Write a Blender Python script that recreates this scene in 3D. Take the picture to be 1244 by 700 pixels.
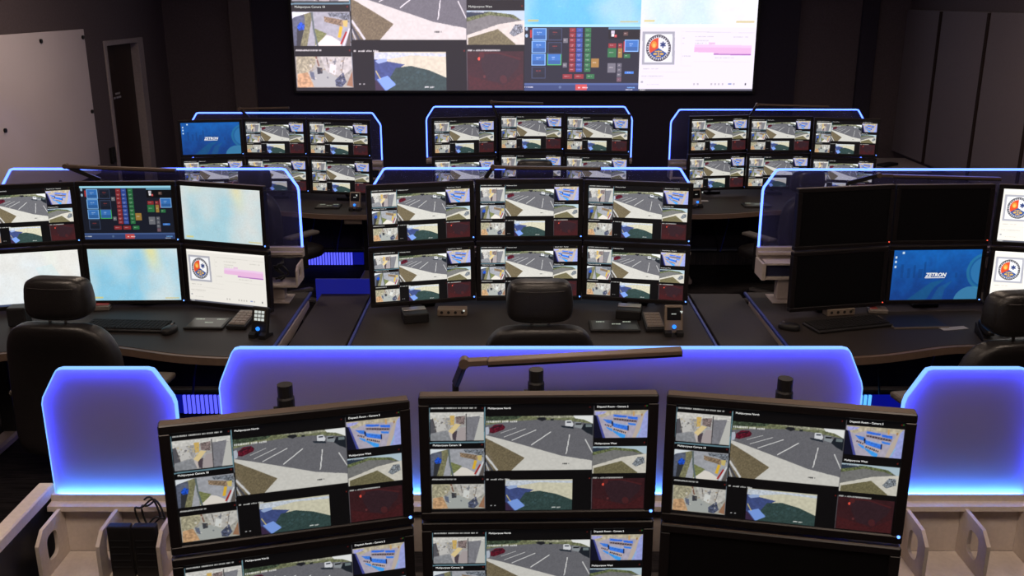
import bpy, bmesh, math, random
import numpy as np
from mathutils import Vector, Matrix, Euler

for o in list(bpy.data.objects):
    bpy.data.objects.remove(o)
S = bpy.context.scene
COL = S.collection
R = math.radians

# ------------------------------------------------------------------ camera
cam = bpy.data.cameras.new('camera')
cam.sensor_width = 36.0
cam.lens = 1166 / 1244 * 36.0
cam.clip_start = 0.05
camo = bpy.data.objects.new('camera', cam)
COL.objects.link(camo)
camo.location = (0, 0, 2.33)
camo.rotation_euler = (R(90 - 16.8), 0, 0)
S.camera = camo

# ------------------------------------------------------------------ world, exposure
w = bpy.data.worlds.new('world')
w.use_nodes = True
w.node_tree.nodes['Background'].inputs[0].default_value = (0.55, 0.5, 0.6, 1)
w.node_tree.nodes['Background'].inputs[1].default_value = 0.009
S.world = w
S.view_settings.view_transform = 'Standard'
S.view_settings.look = 'None'
S.view_settings.gamma = 1.0
S.view_settings.use_curve_mapping = False
S.view_settings.exposure = 0.0

# ceiling lamp settings: (x, y, watts)
LAMPS = [(-0.9, 1.3, 20), (1.1, 1.3, 18.5), (-2.2, 3.4, 13), (0.1, 3.4, 9), (2.3, 3.4, 11),
         (-2.3, 6.6, 16), (2.5, 6.6, 18), (0.1, 6.2, 9)]
LAMP_COL = (1.0, 0.79, 0.63)

# ------------------------------------------------------------------ materials
def srgb(c):
    c = np.asarray(c, float) / 255.0
    return np.where(c <= 0.04045, c / 12.92, ((c + 0.055) / 1.055) ** 2.4)

def newmat(name):
    m = bpy.data.materials.new(name)
    m.use_nodes = True
    nt = m.node_tree
    return m, nt, nt.nodes['Principled BSDF']

def mat(name, col, rough=0.5, metal=0.0, spec=0.5, noise=0.0, nscale=40.0, bump=0.0, bscale=200.0, stretch=None, col2=None):
    m, nt, b = newmat(name)
    b.inputs['Base Color'].default_value = (*col, 1)
    b.inputs['Roughness'].default_value = rough
    b.inputs['Metallic'].default_value = metal
    b.inputs['Specular IOR Level'].default_value = spec
    tc = nt.nodes.new('ShaderNodeTexCoord')
    src = tc.outputs['Object']
    if stretch:
        mp = nt.nodes.new('ShaderNodeMapping')
        mp.inputs['Scale'].default_value = stretch
        nt.links.new(src, mp.inputs[0]); src = mp.outputs[0]
    if noise or col2:
        n = nt.nodes.new('ShaderNodeTexNoise'); n.inputs['Scale'].default_value = nscale
        n.inputs['Detail'].default_value = 4
        nt.links.new(src, n.inputs['Vector'])
        r = nt.nodes.new('ShaderNodeValToRGB')
        r.color_ramp.elements[0].position = 0.35; r.color_ramp.elements[1].position = 0.65
        c2 = col2 if col2 else tuple(c * (1 - noise) for c in col)
        r.color_ramp.elements[0].color = (*c2, 1); r.color_ramp.elements[1].color = (*col, 1)
        nt.links.new(n.outputs['Fac'], r.inputs[0]); nt.links.new(r.outputs[0], b.inputs['Base Color'])
    if bump:
        n2 = nt.nodes.new('ShaderNodeTexNoise'); n2.inputs['Scale'].default_value = bscale
        nt.links.new(src, n2.inputs['Vector'])
        bp = nt.nodes.new('ShaderNodeBump'); bp.inputs['Strength'].default_value = bump
        bp.inputs['Distance'].default_value = 0.004
        nt.links.new(n2.outputs['Fac'], bp.inputs['Height']); nt.links.new(bp.outputs[0], b.inputs['Normal'])
    return m

def emit(name, col, strength, sample=True):
    m, nt, b = newmat(name)
    b.inputs['Base Color'].default_value = (0.02, 0.02, 0.02, 1)
    b.inputs['Emission Color'].default_value = (*col, 1)
    b.inputs['Emission Strength'].default_value = strength
    if not sample:
        m.cycles.emission_sampling = 'NONE'
    return m

def screenmat(name, strength, tint=(1, 1, 1), lift=0.0):
    m, nt, b = newmat(name)
    b.inputs['Base Color'].default_value = (0.006, 0.006, 0.007, 1)
    b.inputs['Roughness'].default_value = 0.35
    a = nt.nodes.new('ShaderNodeAttribute'); a.attribute_name = 'Col'
    mx = nt.nodes.new('ShaderNodeMix'); mx.data_type = 'RGBA'; mx.blend_type = 'MULTIPLY'
    mx.inputs[0].default_value = 1.0
    mx.inputs[7].default_value = (*tint, 1)
    nt.links.new(a.outputs['Color'], mx.inputs[6])
    ad = nt.nodes.new('ShaderNodeMix'); ad.data_type = 'RGBA'; ad.blend_type = 'ADD'
    ad.inputs[0].default_value = 1.0
    ad.inputs[7].default_value = (lift, lift * 0.85, lift * 1.0, 1)
    nt.links.new(mx.outputs[2], ad.inputs[6])
    nt.links.new(ad.outputs[2], b.inputs['Emission Color'])
    b.inputs['Emission Strength'].default_value = strength
    m.cycles.emission_sampling = 'NONE'
    return m

M = {}
M['carpet'] = mat('carpet', (0.030, 0.026, 0.028), 0.95, spec=0.1, col2=(0.010, 0.009, 0.011), nscale=3.0, stretch=(2.0, 22.0, 1.0), bump=0.6, bscale=300)
M['wall'] = mat('dark_wall_paint', (0.108, 0.084, 0.094), 0.85, spec=0.2, noise=0.15, nscale=60, bump=0.1)
M['surround'] = mat('black_display_surround', (0.036, 0.030, 0.046), 0.75, spec=0.2, noise=0.1)
M['trimwall'] = mat('column_paint', (0.125, 0.098, 0.098), 0.8, spec=0.2, noise=0.1)
M['fabric'] = mat('acoustic_fabric', (0.20, 0.168, 0.182), 0.95, spec=0.1, noise=0.25, nscale=350, bump=0.4, bscale=500)
M['gapshade'] = mat('gap_shade_brown', (0.030, 0.018, 0.016), 0.8, spec=0.1, noise=0.1)
M['rim'] = mat('bezel_top_sheen', (0.075, 0.052, 0.038), 0.5, spec=0.4, noise=0.05)  # ceiling light grazing the bezel tops, put into a lighter brown
M['ceiling'] = mat('ceiling_tile', (0.30, 0.28, 0.27), 0.9, noise=0.1)
M['whiteboard'] = mat('frosted_white_glass', (0.66, 0.58, 0.60), 0.25, noise=0.04, nscale=2)
M['bolt'] = mat('dark_steel', (0.02, 0.02, 0.02), 0.35, metal=0.8)
M['doorframe'] = mat('grey_steel_frame', (0.33, 0.28, 0.28), 0.5, noise=0.1)
M['doorwood'] = mat('dark_walnut', (0.030, 0.013, 0.009), 0.5, col2=(0.020, 0.009, 0.007), nscale=4, stretch=(8, 8, 0.6))
M['signgrey'] = mat('sign_print', (0.35, 0.34, 0.36), 0.6)
M['laminate'] = mat('charcoal_laminate', (0.034, 0.027, 0.025), 0.58, spec=0.28, noise=0.25, nscale=180)
M['deskedge'] = mat('bronze_desk_edge', (0.15, 0.10, 0.075), 0.45, noise=0.12)
M['blueband'] = mat('blue_edge_band', (0.035, 0.055, 0.30), 0.4, noise=0.1)
M['beige'] = mat('beige_laminate', (0.60, 0.525, 0.47), 0.5, noise=0.08, nscale=90)
M['beigemetal'] = mat('beige_metal', (0.42, 0.36, 0.34), 0.4, noise=0.05)
M['darkmetal'] = mat('dark_grey_metal', (0.025, 0.024, 0.027), 0.45, metal=0.3, noise=0.1)
M['navy'] = mat('navy_fabric', (0.014, 0.016, 0.055), 0.8, noise=0.2)
M['plastic'] = mat('black_plastic', (0.012, 0.011, 0.012), 0.5, spec=0.35, noise=0.1)
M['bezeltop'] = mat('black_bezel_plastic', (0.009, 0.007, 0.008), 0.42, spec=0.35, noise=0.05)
M['leather'] = mat('black_leather', (0.014, 0.012, 0.012), 0.36, spec=0.55, noise=0.2, nscale=60, bump=0.25, bscale=220)
M['leatherseam'] = mat('seam_thread', (0.03, 0.027, 0.026), 0.6)
M['chrome'] = mat('chrome', (0.55, 0.52, 0.5), 0.2, metal=1.0)
M['silver'] = mat('brushed_silver', (0.38, 0.35, 0.34), 0.35, metal=0.7, noise=0.08)
M['armgrey'] = mat('armrest_pad', (0.10, 0.085, 0.075), 0.5, noise=0.1)
M['keygrey'] = mat('keycap', (0.016, 0.015, 0.016), 0.75, spec=0.2)
M['taupe'] = mat('taupe_plastic', (0.20, 0.155, 0.12), 0.42, noise=0.06)
M['keypadgrey'] = mat('grey_keypad', (0.16, 0.135, 0.12), 0.5, noise=0.05)
M['redplastic'] = mat('red_plastic', (0.35, 0.03, 0.02), 0.4)
M['lampblack'] = mat('lamp_aluminium', (0.15, 0.105, 0.08), 0.4, metal=0.3, noise=0.05)
M['lampdark'] = mat('lamp_black', (0.013, 0.012, 0.013), 0.4)
M['cable'] = mat('black_cable', (0.010, 0.010, 0.012), 0.5)
M['cablebluelit'] = mat('bluelit_cable', (0.03, 0.05, 0.45), 0.5)  # blue LED light falling on the cables, put into their colour
M['offscreen'] = mat('dark_screen', (0.004, 0.004, 0.005), 0.28, spec=0.35)
M['smokescreen'] = mat('small_dark_display', (0.05, 0.042, 0.03), 0.3)
M['led_edge'] = emit('led_edge', (0.03, 0.045, 1.0), 29)
M['led_rim'] = emit('led_rim', (0.27, 0.62, 1.5), 1.0)
M['sheet'] = mat('pale_back_sheet', (0.42, 0.42, 0.46), 0.6, noise=0.03)
M['led_far'] = emit('led_far', (0.08, 0.16, 1.0), 4.8)
M['led_base'] = emit('led_base', (0.06, 0.24, 1.0), 66)
M['led_dot'] = emit('blue_power_light', (0.10, 0.25, 1.0), 3.5, False)
M['led_red'] = emit('red_power_light', (1.0, 0.10, 0.05), 1.2, False)
M['led_blue_button'] = emit('blue_button_light', (0.02, 0.22, 1.0), 1.6, False)
M['ribs_left'] = emit('lit_ribs', (0.10, 0.11, 1.0), 1.3)
M['ribs_right'] = emit('lit_ribs_bright', (0.10, 0.42, 1.0), 1.4)
M['ribs_off'] = mat('unlit_ribs', (0.05, 0.045, 0.05), 0.5)
M['smoothlit'] = emit('lit_diffuser', (0.002, 0.004, 0.19), 1.0)
M['bluelit'] = emit('lit_blue_acrylic', (0.004, 0.007, 0.17), 1.0)
M['lamp_glow'] = emit('ceiling_diffuser', LAMP_COL, 6.0, False)
M['cap_white'] = emit('white_screen_print', (0.9, 0.9, 0.88), 1.0, False)
M['phone_glow'] = emit('phone_screen_glow', (0.75, 0.8, 0.75), 0.8, False)
M['green_glow'] = emit('tablet_text_glow', (0.55, 0.62, 0.5), 0.8, False)

# frosted acrylic (front row) and clear tinted acrylic (other rows)
m, nt, b = newmat('frosted_acrylic')
out = nt.nodes['Material Output']
b.inputs['Roughness'].default_value = 0.6
b.inputs['Specular IOR Level'].default_value = 0.25
tl = nt.nodes.new('ShaderNodeBsdfTranslucent'); tl.inputs[0].default_value = (0.5, 0.5, 0.5, 1)
mxs = nt.nodes.new('ShaderNodeMixShader'); mxs.inputs[0].default_value = 0.4
nt.links.new(b.outputs[0], mxs.inputs[1]); nt.links.new(tl.outputs[0], mxs.inputs[2]); nt.links.new(mxs.outputs[0], out.inputs[0])
n = nt.nodes.new('ShaderNodeTexNoise'); n.inputs['Scale'].default_value = 220
r = nt.nodes.new('ShaderNodeValToRGB')
r.color_ramp.elements[0].color = (0.29, 0.26, 0.36, 1); r.color_ramp.elements[1].color = (0.34, 0.305, 0.42, 1)
nt.links.new(n.outputs[0], r.inputs[0]); nt.links.new(r.outputs[0], b.inputs['Base Color'])
M['frosted'] = m
m, nt, b = newmat('clear_tinted_acrylic')
out = nt.nodes['Material Output']
tr = nt.nodes.new('ShaderNodeBsdfTransparent'); tr.inputs[0].default_value = (0.80, 0.80, 0.92, 1)
b.inputs['Base Color'].default_value = (0.16, 0.17, 0.42, 1); b.inputs['Roughness'].default_value = 0.25
mx = nt.nodes.new('ShaderNodeMixShader'); mx.inputs[0].default_value = 0.13
nt.links.new(tr.outputs[0], mx.inputs[1]); nt.links.new(b.outputs[0], mx.inputs[2]); nt.links.new(mx.outputs[0], out.inputs[0])
M['clear'] = m

# ------------------------------------------------------------------ mesh helpers
class MB:
    def __init__(s):
        s.bm = bmesh.new()
    def _merge(s, o, mtx=None):
        if mtx is not None:
            bmesh.ops.transform(o, matrix=mtx, verts=o.verts)
        me = bpy.data.meshes.new('tmp'); o.to_mesh(me); o.free()
        s.bm.from_mesh(me); bpy.data.meshes.remove(me)
    def box(s, x0, x1, y0, y1, z0, z1, bev=0.0, seg=1, rot=None, piv=None):
        o = bmesh.new()
        bmesh.ops.create_cube(o, size=1)
        bmesh.ops.scale(o, vec=(x1 - x0, y1 - y0, z1 - z0), verts=o.verts)
        if bev:
            bmesh.ops.bevel(o, geom=list(o.edges), offset=bev, segments=seg, affect='EDGES', profile=0.5)
        c = Vector(((x0 + x1) / 2, (y0 + y1) / 2, (z0 + z1) / 2))
        mt = Matrix.Translation(c)
        if rot is not None:
            p = Vector(piv) if piv else c
            mt = Matrix.Translation(p) @ Euler(rot).to_matrix().to_4x4() @ Matrix.Translation(c - p)
        s._merge(o, mt); return s
    def prism(s, pts, axis, a0, a1, bev=0.0):
        """pts 2-D loop; axis 'x': pts are (y,z); 'y': (x,z); 'z': (x,y)"""
        o = bmesh.new()
        def P(p, a):
            return {'x': (a, p[0], p[1]), 'y': (p[0], a, p[1]), 'z': (p[0], p[1], a)}[axis]
        A = [o.verts.new(P(p, a0)) for p in pts]; B = [o.verts.new(P(p, a1)) for p in pts]
        o.faces.new(A); o.faces.new(B[::-1])
        n = len(pts)
        for i in range(n):
            j = (i + 1) % n
            o.faces.new((A[i], B[i], B[j], A[j]))
        bmesh.ops.recalc_face_normals(o, faces=o.faces)
        if bev:
            bmesh.ops.bevel(o, geom=list(o.edges), offset=bev, segments=2, affect='EDGES', profile=0.5)
        s._merge(o); return s
    def ring(s, outer, inner, axis, a0, a1):
        """closed frame between two loops with the same number of points"""
        o = bmesh.new()
        def P(p, a):
            return {'x': (a, p[0], p[1]), 'y': (p[0], a, p[1]), 'z': (p[0], p[1], a)}[axis]
        n = len(outer)
        v = [[o.verts.new(P(p, a)) for p in L] for L in (outer, inner) for a in (a0, a1)]
        oa, ob, ia, ib = v
        for i in range(n):
            j = (i + 1) % n
            o.faces.new((oa[i], oa[j], ia[j], ia[i])); o.faces.new((ob[i], ib[i], ib[j], ob[j]))
            o.faces.new((oa[i], ob[i], ob[j], oa[j])); o.faces.new((ia[i], ia[j], ib[j], ib[i]))
        bmesh.ops.recalc_face_normals(o, faces=o.faces)
        s._merge(o); return s
    def strip(s, path, off, axis, a0, a1):
        """open band following path (2-D), pushed out to path+off normals"""
        o = bmesh.new()
        def P(p, a):
            return {'x': (a, p[0], p[1]), 'y': (p[0], a, p[1]), 'z': (p[0], p[1], a)}[axis]
        n = len(path); V = []
        for i in range(n):
            p = Vector(path[i])
            d0 = (p - Vector(path[i - 1])).normalized() if i > 0 else None
            d1 = (Vector(path[i + 1]) - p).normalized() if i < n - 1 else None
            d0 = d0 or d1; d1 = d1 or d0
            n0 = Vector((-d0.y, d0.x)); n1 = Vector((-d1.y, d1.x))
            nn = (n0 + n1).normalized(); k = off / max(0.3, nn.dot(n0))
            q = p + nn * k
            V.append([o.verts.new(P(p, a0)), o.verts.new(P(p, a1)), o.verts.new(P(q, a1)), o.verts.new(P(q, a0))])
        for i in range(n - 1):
            for k in range(4):
                o.faces.new((V[i][k], V[i][(k + 1) % 4], V[i + 1][(k + 1) % 4], V[i + 1][k]))
        o.faces.new(V[0]); o.faces.new(V[-1][::-1])
        bmesh.ops.recalc_face_normals(o, faces=o.faces)
        s._merge(o); return s
    def tube(s, pts, r, n=8, closed=False):
        pts = [Vector(p) for p in pts]
        o = bmesh.new(); rings = []
        for i, p in enumerate(pts):
            a = pts[max(0, i - 1)]; c = pts[min(len(pts) - 1, i + 1)]
            t = (c - a).normalized()
            u = t.cross(Vector((0, 0, 1)))
            if u.length < 0.05: u = t.cross(Vector((1, 0, 0)))
            u.normalize(); v = t.cross(u)
            rr = r[i] if isinstance(r, (list, tuple)) else r
            rings.append([o.verts.new(p + (u * math.cos(2 * math.pi * k / n) + v * math.sin(2 * math.pi * k / n)) * rr) for k in range(n)])
        for i in range(len(rings) - 1):
            for k in range(n):
                o.faces.new((rings[i][k], rings[i][(k + 1) % n], rings[i + 1][(k + 1) % n], rings[i + 1][k]))
        o.faces.new(rings[0]); o.faces.new(rings[-1][::-1])
        bmesh.ops.recalc_face_normals(o, faces=o.faces)
        s._merge(o); return s
    def bar(s, p0, p1, wd, ht, bev=0.0):
        """rectangular bar between two points"""
        p0 = Vector(p0); p1 = Vector(p1); d = p1 - p0; L = d.length
        q = d.to_track_quat('X', 'Z')
        o = bmesh.new(); bmesh.ops.create_cube(o, size=1)
        bmesh.ops.scale(o, vec=(L, wd, ht), verts=o.verts)
        if bev: bmesh.ops.bevel(o, geom=list(o.edges), offset=bev, segments=1, affect='EDGES')
        s._merge(o, Matrix.Translation((p0 + p1) / 2) @ q.to_matrix().to_4x4()); return s
    def se(s, c, rad, e1=0.35, e2=0.35, nu=28, nv=16, fn=None, mtx=None):
        """superellipsoid cushion, optional deform fn(v)"""
        def sp(x, e): return math.copysign(abs(x) ** e, x)
        o = bmesh.new(); rows = []
        for i in range(nv + 1):
            ph = -math.pi / 2 + math.pi * i / nv
            rows.append([])
            for k in range(nu):
                th = 2 * math.pi * k / nu
                x = rad[0] * sp(math.cos(ph), e1) * sp(math.cos(th), e2)
                y = rad[1] * sp(math.cos(ph), e1) * sp(math.sin(th), e2)
                z = rad[2] * sp(math.sin(ph), e1)
                v = Vector((x, y, z))
                if fn: v = fn(v)
                rows[-1].append(o.verts.new(Vector(c) + v))
        for i in range(nv):
            for k in range(nu):
                o.faces.new((rows[i][k], rows[i][(k + 1) % nu], rows[i + 1][(k + 1) % nu], rows[i + 1][k]))
        bmesh.ops.remove_doubles(o, verts=o.verts, dist=1e-5)
        bmesh.ops.recalc_face_normals(o, faces=o.faces)
        s._merge(o, mtx); return s
    def mesh(s, name, smooth=False):
        me = bpy.data.meshes.new(name); s.bm.to_mesh(me); s.bm.free()
        if smooth:
            me.polygons.foreach_set('use_smooth', [True] * len(me.polygons))
        return me
    def build(s, name, material, parent=None, smooth=False, loc=None):
        me = s.mesh(name, smooth); me.materials.append(material)
        return link(name, me, parent, loc)

def link(name, me, parent=None, loc=None):
    o = bpy.data.objects.new(name, me); COL.objects.link(o)
    if parent: o.parent = parent
    if loc: o.location = loc
    return o

def thing(name, label, cat, loc=(0, 0, 0), rz=0.0, group=None):
    o = bpy.data.objects.new(name, None); COL.objects.link(o)
    o.empty_display_size = 0.1
    o.location = loc; o.rotation_euler = (0, 0, rz)
    o['label'] = label; o['category'] = cat
    if group: o['group'] = group
    return o

def tag(o, label, cat, group=None):
    o['label'] = label; o['category'] = cat
    if group: o['group'] = group
    return o

def struct(o):
    o['kind'] = 'structure'; return o

def copy_tree(o, parent=None):
    c = o.copy(); COL.objects.link(c)
    if parent: c.parent = parent
    for ch in list(o.children): copy_tree(ch, c)
    return c

# ------------------------------------------------------------------ screen pictures (flat print of the displays)
class Canvas:
    def __init__(s, W=640, H=360, bg=(8, 8, 10)):
        s.W, s.H = W, H
        s.a = np.zeros((H, W, 3)); s.a[:] = bg
        s.map = lambda x, y: (x, y)
        s.clip = (0, 0, W, H)
        s.rng = np.random.default_rng(7)
        s.yy, s.xx = np.mgrid[0:H, 0:W]
    def pts(s, P):
        return np.array([[(u * s.W), (v * s.H)] for u, v in (s.map(x, y) for x, y in P)])
    def poly(s, P, c, al=1.0, tex=0.0, ts=6):
        q = s.pts(P)
        x0 = max(s.clip[0], int(q[:, 0].min())); x1 = min(s.clip[2], int(q[:, 0].max()) + 2)
        y0 = max(s.clip[1], int(q[:, 1].min())); y1 = min(s.clip[3], int(q[:, 1].max()) + 2)
        if x1 <= x0 or y1 <= y0: return
        X = s.xx[y0:y1, x0:x1] + 0.5; Y = s.yy[y0:y1, x0:x1] + 0.5
        ins = np.zeros(X.shape, bool); n = len(q); j = n - 1
        for i in range(n):
            xi, yi = q[i]; xj, yj = q[j]
            if yi != yj:
                ins ^= ((yi > Y) != (yj > Y)) & (X < (xj - xi) * (Y - yi) / (yj - yi) + xi)
            j = i
        col = np.zeros((*X.shape, 3)); col[:] = c
        if tex:
            col *= (1 + tex * (s.noise(X.shape, ts) - 0.5) * 2)[..., None]
        sub = s.a[y0:y1, x0:x1]
        sub[ins] = sub[ins] * (1 - al) + col[ins] * al
    def noise(s, shp, k):
        h, w = shp
        g = s.rng.random((h // k + 3, w // k + 3))
        yi = np.arange(h) / k; xi = np.arange(w) / k
        y0 = yi.astype(int); x0 = xi.astype(int); fy = (yi - y0)[:, None]; fx = (xi - x0)[None]
        return (g[y0][:, x0] * (1 - fy) * (1 - fx) + g[y0 + 1][:, x0] * fy * (1 - fx) + g[y0][:, x0 + 1] * (1 - fy) * fx + g[y0 + 1][:, x0 + 1] * fy * fx)
    def rect(s, x0, y0, x1, y1, c, **k):
        s.poly([(x0, y0), (x1, y0), (x1, y1), (x0, y1)], c, **k)
    def line(s, P, wd, c, **k):
        for a, b in zip(P[:-1], P[1:]):
            dx, dy = b[0] - a[0], b[1] - a[1]; L = math.hypot(dx, dy) or 1
            nx, ny = -dy / L * wd / 2, dx / L * wd / 2
            s.poly([(a[0] + nx, a[1] + ny), (b[0] + nx, b[1] + ny), (b[0] - nx, b[1] - ny), (a[0] - nx, a[1] - ny)], c, **k)
    def disc(s, x, y, rx, ry, c, a0=0, a1=360, pie=False, **k):
        P = [(x + rx * math.cos(R(t)), y + ry * math.sin(R(t))) for t in np.linspace(a0, a1, 28)]
        if pie: P.append((x, y))
        s.poly(P, c, **k)
    def dashes(s, x, y, n, h, c=(235, 235, 230), al=0.85):
        """print too small to read"""
        for i in range(n):
            if s.rng.random() < 0.13: continue
            s.rect(x + i * h * 0.72, y - h * (0.35 + .15 * s.rng.random()), x + i * h * 0.72 + h * 0.55, y + h * (.35 + .15 * s.rng.random()), c, al=al)
    def setclip(s, x0, y0, x1, y1):
        q = s.pts([(x0, y0), (x1, y1)])
        s.clip = (max(0, int(round(q[0, 0]))), max(0, int(round(q[0, 1]))), min(s.W, int(round(q[1, 0]))), min(s.H, int(round(q[1, 1]))))
    def noclip(s): s.clip = (0, 0, s.W, s.H)
    def speck(s, x0, y0, x1, y1, n, sz, cols, al=0.8):
        for i in range(n):
            x = x0 + (x1 - x0) * s.rng.random(); y = y0 + (y1 - y0) * s.rng.random()
            a = sz * (0.4 + s.rng.random()); b2 = sz * (0.4 + s.rng.random())
            t = s.rng.random() * 3.1
            P = [(x + a * math.cos(t), y + a * math.sin(t)), (x - b2 * math.sin(t), y + b2 * math.cos(t)), (x - a * math.cos(t), y - a * math.sin(t)), (x + b2 * math.sin(t), y - b2 * math.cos(t))]
            s.poly(P, cols[int(s.rng.integers(len(cols)))], al=al)
    def mesh(s, name, wd, ht, nx=320, ny=180, y=0.0):
        H, W = s.H, s.W
        ys = np.clip((np.arange(ny + 1) / ny * H), 0, H - 1); xs = np.clip((np.arange(nx + 1) / nx * W), 0, W - 1)
        pad = np.pad(s.a, ((1, 1), (1, 1), (0, 0)), mode='edge')
        blur = sum(pad[1 + dy:1 + dy + H, 1 + dx:1 + dx + W] * k for dy, dx, k in ((0, 0, .4), (0, 1, .15), (0, -1, .15), (1, 0, .15), (-1, 0, .15)))
        c = srgb(np.clip(blur[ys.astype(int)][:, xs.astype(int)], 0, 255)).reshape(-1, 3)
        gx, gz = np.meshgrid(np.linspace(-wd / 2, wd / 2, nx + 1), np.linspace(ht / 2, -ht / 2, ny + 1))
        co = np.stack([gx.ravel(), np.full(gx.size, y), gz.ravel()], 1).astype(np.float32)
        idx = np.arange((nx + 1) * (ny + 1)).reshape(ny + 1, nx + 1)
        f = np.stack([idx[1:, :-1], idx[1:, 1:], idx[:-1, 1:], idx[:-1, :-1]], -1).reshape(-1, 4).astype(np.int32)
        me = bpy.data.meshes.new(name)
        me.vertices.add(len(co)); me.vertices.foreach_set('co', co.ravel())
        me.loops.add(f.size); me.loops.foreach_set('vertex_index', f.ravel())
        me.polygons.add(len(f)); me.polygons.foreach_set('loop_start', np.arange(0, f.size, 4, dtype=np.int32))
        me.update(calc_edges=True)
        at = me.color_attributes.new('Col', 'FLOAT_COLOR', 'POINT')
        at.data.foreach_set('color', np.concatenate([c, np.ones((len(c), 1))], 1).astype(np.float32).ravel())
        return me

def offs(kx, ky, k=.5005):
    return lambda P: [(kx + k * x, ky + k * y) for x, y in P]
cA, cB, cC, cD = offs(29.2, 29.2), offs(466.9, 29.2), offs(29.2, 291.8), offs(466.9, 291.8)

def draw_cameras():
    c = Canvas(800, 450)
    def mp(x, y):
        k = (y - 88) * 17 / 367
        return (x - 80 - k) / (792 - 2 * k), (y - 80) / 377
    c.map = mp
    G = (205, 203, 196)
    # large car park tile
    c.setclip(284, 122, 671, 312)
    c.rect(270, 110, 690, 330, (104, 104, 109), tex=.07, ts=3)
    c.poly([(284, 122), (672, 122), (672, 150), (560, 137), (470, 135), (370, 140), (284, 152)], (114, 118, 88), tex=.25, ts=4)
    c.poly([(284, 120), (420, 120), (400, 131), (330, 136), (284, 146)], (60, 72, 56), tex=.5, ts=4)
    c.poly([(430, 120), (672, 120), (672, 132), (600, 128), (520, 130)], (150, 150, 130), tex=.3, ts=4)
    c.poly([(600, 121), (672, 121), (672, 150), (640, 136), (608, 131)], (232, 234, 232))
    c.poly([(283, 186), (340, 200), (430, 225), (560, 262), (672, 280), (672, 314), (360, 314), (283, 210)], G, tex=.03)
    c.poly([(284, 196), (350, 228), (427, 268), (378, 314), (300, 314), (284, 300)], (112, 101, 78), tex=.16, ts=3)
    c.poly([(284, 240), (300, 250), (325, 300), (300, 312), (284, 300)], (120, 110, 90), tex=.15, ts=3)
    c.line([(287, 258), (330, 312)], 7, (205, 205, 205)); c.line([(284, 270), (312, 314)], 7, (70, 70, 76)); c.line([(284, 276), (300, 314)], 4, (180, 182, 186))
    for a, b2, wd in (((521, 177), (450, 223), 3.2), ((588, 187), (575, 256), 3.6), ((644, 204), (670, 252), 3.2), ((468, 170), (380, 206), 2.4), ((430, 166), (352, 194), 1.8), ((395, 162), (340, 180), 1.3)):
        c.line([a, b2], wd, (222, 222, 220))
    c.poly([(300, 163), (318, 151), (345, 149), (356, 158), (352, 168), (312, 181), (299, 178)], (88, 22, 38), tex=.4, ts=3)
    c.line([(306, 163), (345, 153)], 4, (40, 26, 36))
    c.poly([(283, 160), (296, 158), (300, 172), (297, 184), (283, 188)], (176, 184, 196))
    c.poly([(468, 132), (480, 126), (500, 127), (505, 134), (488, 140)], (30, 32, 36)); c.rect(519, 131, 530, 138, (40, 44, 44))
    c.poly([(556, 156), (600, 160), (604, 168), (560, 162)], (36, 44, 54)); c.poly([(573, 138), (594, 138), (602, 152), (598, 160), (572, 157)], (214, 216, 220)); c.rect(576, 142, 594, 147, (60, 66, 78))
    c.poly([(606, 145), (628, 144), (636, 160), (630, 167), (606, 162)], (140, 146, 150)); c.rect(610, 148, 630, 154, (24, 26, 32))
    c.poly([(640, 150), (672, 150), (672, 192), (650, 182), (630, 168)], (28, 34, 42)); c.rect(646, 152, 668, 162, (110, 122, 124))
    c.dashes(289, 140, 9, 8); c.dashes(345, 140, 4, 8); c.dashes(374, 140, 5, 7)
    c.dashes(562, 290, 7, 5, (70, 70, 70))
    # office tile
    c.setclip(85, 107, 281, 205)
    c.rect(70, 100, 290, 210, (172, 170, 168), tex=.15, ts=5)
    c.poly(cA([(100, 150), (500, 150), (500, 190), (370, 185), (100, 200)]), (206, 204, 198), tex=.1)
    c.poly(cA([(100, 205), (130, 200), (160, 290), (110, 352), (100, 352)]), (84, 84, 90))
    c.poly(cA([(140, 200), (200, 190), (235, 275), (160, 290)]), (196, 194, 190)); c.line(cA([(130, 195), (160, 290)]), 2, (60, 48, 44))
    c.poly(cA([(120, 300), (240, 280), (270, 352), (115, 352)]), (140, 142, 146), tex=.1)
    c.poly(cA([(375, 190), (470, 180), (460, 300), (430, 352), (370, 352)]), (124, 124, 130), tex=.08)
    c.poly(cA([(470, 195), (500, 190), (500, 352), (430, 352)]), (190, 190, 184)); c.line(cA([(372, 165), (375, 352)]), 3, (70, 68, 70))
    c.poly(cA([(255, 178), (290, 176), (285, 240), (258, 245)]), (206, 172, 96)); c.poly(cA([(295, 185), (365, 178), (360, 240), (300, 230)]), (120, 106, 104), tex=.4, ts=3)
    c.poly(cA([(330, 260), (370, 258), (372, 350), (300, 345), (310, 300)]), (168, 158, 158)); c.poly(cA([(270, 300), (310, 280), (300, 352), (280, 345)]), (76, 66, 74))
    c.poly(cA([(295, 232), (332, 240), (275, 305), (246, 285)]), (222, 200, 146)); c.poly(cA([(246, 285), (275, 305), (275, 352), (262, 335)]), (196, 186, 180))
    c.speck(98, 125, 170, 165, 30, 4, [(220, 218, 212), (130, 128, 124), (196, 178, 130), (90, 88, 90)], .6)
    # yard tile
    c.setclip(89, 234, 283, 330)
    c.rect(80, 230, 290, 335, (160, 162, 168), tex=.06)
    c.poly(cA([(120, 415), (250, 412), (250, 440), (215, 600), (120, 602)]), (122, 120, 90), tex=.18, ts=4)
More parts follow.
